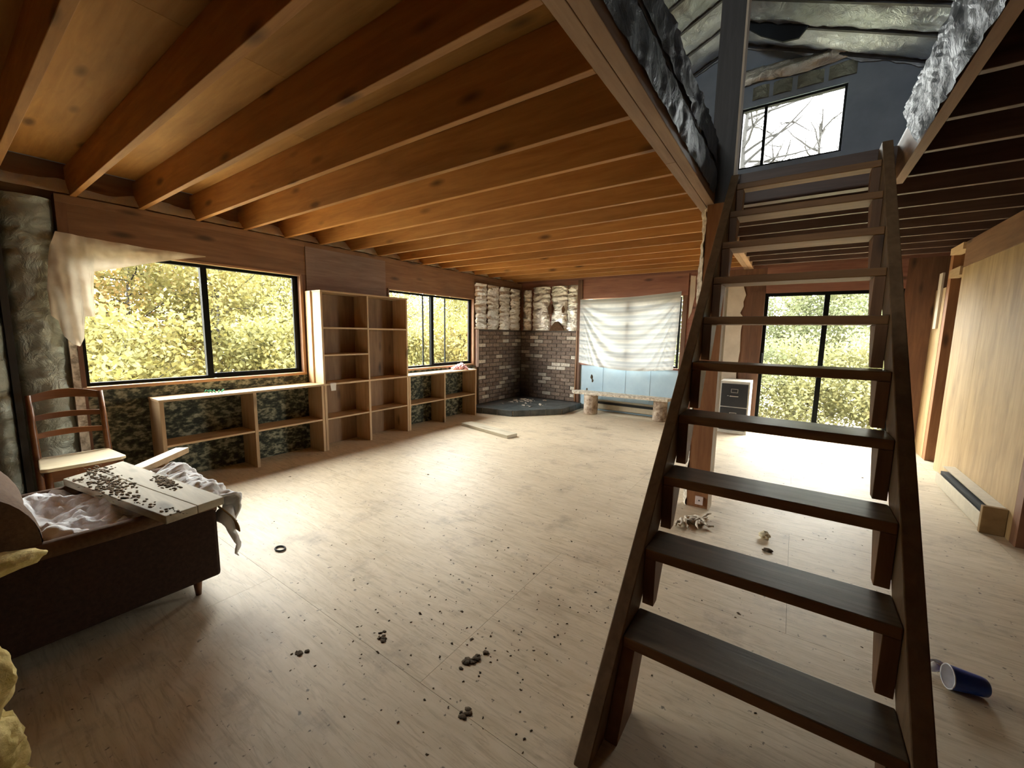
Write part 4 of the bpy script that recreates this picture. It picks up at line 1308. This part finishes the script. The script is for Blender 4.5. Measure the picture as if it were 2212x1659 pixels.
# ================================================================== small things on the floor
cup = thing('plastic_cup', (.70, 2.29, 0), 'blue plastic party cup lying on its side right of the ladder', 'cup')
ax = Vector((.90, .20, -.075)).normalized()
R = Vector((0, 0, 1)).rotation_difference(ax).to_matrix()
cc = (.630, 2.270, .0485)
lathe('cup_wall', [(.046, 0), (.0455, .012), (.0435, .03), (.040, .065), (.037, .10), (.034, .114), (.030, .118), (0, .118)], cc, M['cup_blue'], cup, 28, R)
lathe('cup_lining', [(.0445, .002), (.042, .03), (.0385, .065), (.0355, .10), (.031, .112), (0, .112)], cc, M['cup_white'], cup, 28, R)
v, f = tube_geo([Vector(cc) + R @ Vector((.046 * math.cos(a), .046 * math.sin(a), 0)) for a in [2 * math.pi * k / 24 for k in range(25)]], [.0026] * 25, 6, False)
mesh('cup_rim', v, f, M['cup_white'], cup, True)
pa = grid('crumpled_paper', 14, 14, lambda u_, v_: (.60 + .17 * u_ - .05 * v_, 2.335 + .05 * v_ + .02 * u_, .004 + .045 * abs(mnoise.noise(Vector((u_ * 3.1, v_ * 3.1, 4)))) + .03 * (1 - u_) * v_), M['paper'], None)
tag(pa, 'crumpled white paper lying behind the blue cup', 'paper')

v, f = [], []
rg = random.Random(31)
for k in range(16):
    a = Vector((-.60 + rg.uniform(-.02, .10), 3.24 + rg.uniform(-.05, .08), .01))
    pts = [a]
    d = Vector((rg.uniform(.2, 1), rg.uniform(-.9, .2), 0)).normalized()
    for j in range(5):
        d = (d + Vector((rg.uniform(-.6, .6), rg.uniform(-.6, .6), 0))).normalized()
        q_ = pts[-1] + d * rg.uniform(.02, .045)
        q_.z = .008 + rg.uniform(0, .03)
        pts.append(q_)
    p, q = tube_geo(pts, [.006, .010, .012, .011, .009, .005], 6)
    f += [tuple(i + len(v) for i in x) for x in q]; v += p
tag(mesh('frayed_rag', v, f, M['plaster'], None, True), 'frayed pale rag tangled on the floor at the post foot', 'rag')
tag(blob('foam_crumb', (-.065, 3.27, .022), (.034, .026, .026), M['cream_foam'], None, 8, 3, .5, 2.2, .001), 'cream foam crumb on the floor behind the ladder', 'foam')
tag(blob('dirt_clump', (-.035, 3.08, .008), (.03, .018, .012), M['dirt'], None, 9, 2, .6, 2.2, .001), 'brown dirt clump just in front of the cream foam crumb', 'dirt', 'dirt clumps on the floor')
v, f = tube_geo([(-2.64 + .038 * math.cos(a), 1.19 + .026 * math.sin(a), .006) for a in [2 * math.pi * k / 20 for k in range(21)]], [.005] * 21, 6, False)
tag(mesh('rubber_ring', v, f, M['black'], None, True), 'small black ring lying on the floor beyond the sofa', 'ring')
CL = [((645, 1410), 'black dirt clump on the floor nearest the sofa leg', -1.69, .815, .030),
      ((1025, 1420), 'largest dark dirt smear in the floor\'s near middle', -1.036, 1.245, .042),
      ((1035, 1525), 'dark dirt clump on the floor nearest the viewer', -.905, 1.02, .030),
      ((800, 1345), 'long thin dirt streak in the open floor', -1.46, 1.08, .028)]
for k, (_, lab, xx, yy, s) in enumerate(CL):
    rg = random.Random(90 + k)
    v, f = [], []
    for j in range(12):
        d_ = j / 11
        ox = rg.gauss(0, s * .42) * (1.7 if k in (1, 3) else 1); oy = rg.gauss(0, s * .28)
        r_ = s * rg.uniform(.12, .38)
        a_ = .9 + k * .5
        p, q = blob_geo((xx + ox * math.cos(a_) - oy * math.sin(a_), yy + ox * math.sin(a_) + oy * math.cos(a_), r_ * .1), (r_ * rg.uniform(.8, 1.6), r_, r_ * .35), j + 20 * k, 2, .6, 3.0, .0008)
        f += [tuple(i + len(v) for i in x) for x in q]; v += p
    o = mesh('dirt_clump', v, f, M['dirt'], None, True)
    tag(o, lab, 'dirt', 'dirt clumps on the floor')
# countless crumbs, chips and leaf bits
v, f = [], []
rg = random.Random(77)
for k in range(620):
    r = rg.random()
    if r < .45: q_ = (rg.gauss(-1.05, .45), rg.gauss(1.45, .5))
    elif r < .80: q_ = (rg.uniform(-4.0, -.6), rg.uniform(.9, 6.2))
    else: q_ = (rg.uniform(-.5, 1.2), rg.uniform(1.6, 6.0))
    s = rg.uniform(.002, .007) * (2 if rg.random() < .08 else 1)
    a = rg.uniform(0, 6.28); l2 = s * rg.uniform(.3, .9)
    ca, sa = math.cos(a), math.sin(a)
    hh = s * rg.uniform(.25, .6)
    base = len(v)
    for (du, dv) in ((-s, -l2), (s, -l2 * .4), (s * .7, l2), (-s * .6, l2 * .8)):
        v.append((q_[0] + du * ca - dv * sa, q_[1] + du * sa + dv * ca, .0006))
    v.append((q_[0], q_[1], .0006 + hh))
    f += [(base, base + 1, base + 4), (base + 1, base + 2, base + 4), (base + 2, base + 3, base + 4), (base + 3, base, base + 4), (base, base + 3, base + 2, base + 1)]
tag(mesh('floor_debris', v, f, M['dirt'], None), 'countless dark crumbs and leaf bits strewn over the floor', 'debris', None, 'stuff')

# ================================================================== outdoors
gr = box('ground', (-45, 40, -35, 60, -1.6, -1.4), M['ground'], None)
tag(gr, 'leaf-strewn ground outside the house', 'ground', None, 'structure')


def tree_meshes(seed, h, crown_r, n_leaf, leaf_s, leaf_m, trunk_m, crown_base=.12, bare=False, nb=26, thick=1.0):
    rg = random.Random(seed)
    tp = []
    x = y = 0.0
    for k in range(9):
        tp.append(Vector((x, y, h * k / 8)))
        x += rg.uniform(-.12, .12) * h / 8; y += rg.uniform(-.12, .12) * h / 8
    r0 = .035 * h ** .8 * .55 * thick
    tr = [r0 * (1 - .88 * k / 8) for k in range(9)]
    tv, tf = tube_geo(tp, tr, 8)
    bv, bf, tips = [], [], []

    def at(t):
        k = min(7, int(t * 8)); return tp[k].lerp(tp[k + 1], t * 8 - k)
    for b in range(nb):
        t = crown_base + (1 - crown_base) * (b + rg.random()) / nb * .96
        a = rg.uniform(0, 6.28)
        L = crown_r * (1 - .55 * abs(t - .4)) * rg.uniform(.7, 1.1)
        d = Vector((math.cos(a), math.sin(a), rg.uniform(.05, .7))).normalized()
        pts = [at(t)]
        for j in range(5):
            d = (d + Vector((rg.uniform(-.35, .35), rg.uniform(-.35, .35), rg.uniform(-.15, .3)))).normalized()
            pts.append(pts[-1] + d * L / 5)
        rr = r0 * .35 * (1 - .5 * t)
        p, q = tube_geo(pts, [rr * (1 - .85 * j / 5) for j in range(6)], 5)
        bf += [tuple(i + len(bv) for i in xx) for xx in q]; bv += p
        tips += pts[1:]
        for s in range(3):
            st_ = pts[rg.randrange(2, 5)]
            d2_ = Vector((rg.uniform(-1, 1), rg.uniform(-1, 1), rg.uniform(-.3, .8))).normalized()
            p2 = [st_, st_ + d2_ * L * .2, st_ + d2_ * L * .4 + Vector((rg.uniform(-.1, .1), rg.uniform(-.1, .1), .05)) * L]
            p, q = tube_geo(p2, [rr * .4, rr * .25, rr * .1], 4)
            bf += [tuple(i + len(bv) for i in xx) for xx in q]; bv += p
            tips += p2[1:]

    def mk(n, v, f, m):
        me = bpy.data.meshes.new(n); me.from_pydata([tuple(q) for q in v], [], f); me.update(); me.materials.append(m); return me
    out = [('trunk', mk('trunk', tv, tf, trunk_m)), ('branches', mk('branches', bv, bf, M['bare_bark'] if bare else M['twig']))]
    if not bare:
        lv, lf = [], []
        for k in range(n_leaf):
            c = rg.choice(tips) + Vector((rg.gauss(0, .2), rg.gauss(0, .2), rg.gauss(0, .17))) * (crown_r / 2)
            n1 = Vector((rg.gauss(0, 1), rg.gauss(0, 1), rg.gauss(0, 1))).normalized()
            n2 = n1.orthogonal().normalized()
            n2.rotate(Matrix.Rotation(rg.uniform(0, 6.28), 3, n1))
            n3 = n1.cross(n2)
            s = leaf_s * rg.uniform(.6, 1.3)
            i = len(lv)
            lv += [c - n2 * s, c + n3 * s * .6, c + n2 * s, c - n3 * s * .6]
            lf.append((i, i + 1, i + 2, i + 3))
        out.append(('foliage', mk('foliage', lv, lf, leaf_m)))
    return out


def spruce_meshes(seed, h):
    rg = random.Random(seed)
    tv, tf = tube_geo([(0, 0, 0), (0, 0, h * .5), (0, 0, h)], [.09, .055, .01], 7)
    lv, lf = [], []
    for k in range(46):
        z = h * (.06 + .92 * k / 46)
        L = (h - z) * .30 + .06
        for b in range(6):
            a = rg.uniform(0, 6.28)
            d = Vector((math.cos(a), math.sin(a), -.25)); sd = Vector((-math.sin(a), math.cos(a), 0))
            for j in range(7):
                p = Vector((0, 0, z)) + d * L * (j + .5) / 7
                w_ = .05 + .10 * (1 - j / 7)
                for s in (-1, 1):
                    i = len(lv)
                    q = p + sd * s * w_ + Vector((0, 0, rg.uniform(-.05, .03)))
                    lv += [p - d * .05, p + d * .05, q + d * .06, q - d * .01]
                    lf.append((i, i + 1, i + 2, i + 3))

    def mk(n, v, f, m):
        me = bpy.data.meshes.new(n); me.from_pydata([tuple(q) for q in v], [], f); me.update(); me.materials.append(m); return me
    return [('trunk', mk('trunk', tv, tf, M['twig'])), ('foliage', mk('foliage', lv, lf, M['needle']))]


def plant(name, meshes, x, y, z, rot, s, label, group=None, cat='tree'):
    t_ = thing(name, (x, y, z), label, cat, group)
    t_.rotation_euler.z = rot
    t_.scale = (s, s, s)
    for n, me in meshes:
        o = bpy.data.objects.new(n, me); COL.objects.link(o); o.parent = t_
        if n in ('foliage', 'branches'): o['kind'] = 'stuff'
    return t_

TB1 = tree_meshes(1, 4.6, 2.2, 15000, .050, M['leaf_yellow'], M['birch'])
TB2 = tree_meshes(2, 4.5, 2.2, 15000, .050, M['leaf_gold'], M['birch'])
TB3 = tree_meshes(3, 4.7, 2.0, 6500, .045, M['leaf_yellow'], M['birch'], .10)
TG1 = tree_meshes(4, 4.6, 2.2, 14000, .045, M['leaf_green'], M['twig'])
TG2 = tree_meshes(5, 4.4, 2.1, 14000, .045, M['leaf_green'], M['birch'])
TBARE = tree_meshes(6, 11.0, 2.8, 0, .05, None, M['bare_bark'], .25, True, 46, 1.7)
SPR = spruce_meshes(8, 5.6)
GY = 'autumn trees outside the long window wall'
ZG = -1.4
LEFT = [(TB2, -12.2, 1.2, 0.3, 1.0, 'golden leafy tree filling the left pane of the wide window'),
        (TB1, -11.8, 4.2, 1.7, 1.0, 'pale-trunked yellow birch in the right pane of the wide window'),
        (TB1, -13.5, 2.9, 2.6, 1.1, 'yellow birch behind the centre stile of the wide window'),
        (TB2, -15.5, 4.4, 4.0, 1.15, 'golden tree farther back behind the pale-trunked birch'),
        (TB1, -15.0, 0.2, 5.1, 1.1, 'yellow birch at the curtain side of the wide window'),
        (TB1, -17.5, 6.5, 0.9, 1.25, 'tall yellow birch far back to the right of the wide window'),
        (TB3, -11.5, 8.8, 2.2, 1.0, 'sparse yellow birch in the bookcase-side pane of the second window'),
        (TB1, -10.8, 12.0, 3.9, 0.95, 'bright yellow tree in the hearth-side pane of the second window'),
        (TB3, -14.5, 12.5, 5.5, 1.1, 'thin yellow tree behind the centre stile of the second window'),
        (TB1, -16.5, 9.6, 1.2, 1.15, 'yellow tree far behind the sparse birch'),
        (TB2, -14.5, 16.5, 0.2, 1.15, 'golden tree farthest along the second window'),
        (TB1, -13.0, 6.4, 4.7, 1.05, 'yellow birch at the bookcase side of the wide window'),
        (TB3, -13.2, 10.6, 3.3, 1.05, 'thin yellow birch between the two nearest trees of the second window')]
for i, (ms, x, y, r, s, lab) in enumerate(LEFT):
    plant('birch_tree', ms, x, y, ZG, r, s, lab, GY)
BUSHL = tree_meshes(14, 2.4, 1.8, 12000, .048, M['leaf_yellow'], M['twig'], .03)
for ms, x, y, r, s, lab in ((BUSHL, -10.6, 1.9, .3, 1.1, 'low yellow bush at the foot of the wide window view'),
                            (BUSHL, -10.4, 5.0, 2.0, 1.1, 'low yellow bush below the pale-trunked birch'),
                            (BUSHL, -9.4, 7.6, 4.0, 1.1, 'low yellow bush at the bookcase side of the second window view'),
                            (BUSHL, -9.0, 9.9, 5.2, 1.15, 'low yellow bush at the hearth side of the second window view')):
    plant('leafy_bush', ms, x, y, ZG, r, s, lab, 'bushes outside the long window wall', 'bush')
GB = 'trees beyond the sliding door'
BACK = [(TG1, -1.6, 15.5, .4, .95, 'yellow-green tree at the file cabinet side of the sliding door'),
        (TG2, 0.2, 16.5, 1.9, 1.0, 'yellow-green tree filling the left pane of the sliding door'),
        (TG1, 2.0, 15.8, 3.1, .95, 'yellow-green tree filling the right pane of the sliding door'),
        (TG2, 4.2, 16.2, 4.4, 1.0, 'yellow-green tree near the ladder stringer side of the sliding door'),
        (TG1, 1.2, 20.5, 5.2, 1.1, 'yellow-green tree farther back beyond the sliding door'),
        (TG2, -3.6, 17.0, .8, 1.0, 'yellow-green tree hidden mostly by the striped sheet'),
        (TG1, -6.5, 16.0, 2.5, 1.0, 'yellow-green tree behind the sheet toward the brick corner')]
for i, (ms, x, y, r, s, lab) in enumerate(BACK):
    plant('leafy_tree', ms, x, y, ZG, r, s, lab, GB)
BUSH = tree_meshes(12, 2.3, 1.7, 11000, .045, M['leaf_green'], M['twig'], .03)
BUSHY = tree_meshes(13, 2.2, 1.7, 11000, .045, M['leaf_pale'], M['twig'], .03)
for ms, x, y, r, s, lab in ((BUSH, -1.3, 12.4, .3, 1.0, 'low yellow-green bush at the file cabinet side of the sliding door'),
                            (BUSHY, 0.4, 12.8, 1.3, 1.0, 'low yellow bush at the foot of the left door pane'),
                            (BUSHY, 2.1, 12.5, 2.7, 1.05, 'low yellow bush at the foot of the right door pane'),
                            (BUSH, 3.6, 13.0, 4.1, 1.0, 'low yellow-green bush toward the ladder stringer side of the door'),
                            (BUSH, -4.2, 12.6, 5.0, 1.0, 'low yellow-green bush behind the striped sheet')):
    plant('leafy_bush', ms, x, y, ZG, r, s, lab, 'bushes beyond the sliding door', 'bush')
plant('spruce_tree', SPR, 1.35, 19.0, ZG, 0, 1.0, 'dark spruce rising in the top right of the sliding door', GB)
plant('spruce_tree', SPR, -0.1, 22.0, ZG, 1.0, 1.0, 'dark spruce rising in the top left of the sliding door', GB)
plant('bare_tree', TBARE, -1.40, 14.2, ZG, .6, 1.0, 'bare branching tree against the sky in the upstairs window', GB)
plant('bare_tree', TBARE, 0.25, 18.0, ZG, 2.4, .90, 'smaller bare tree low in the upstairs window', GB)
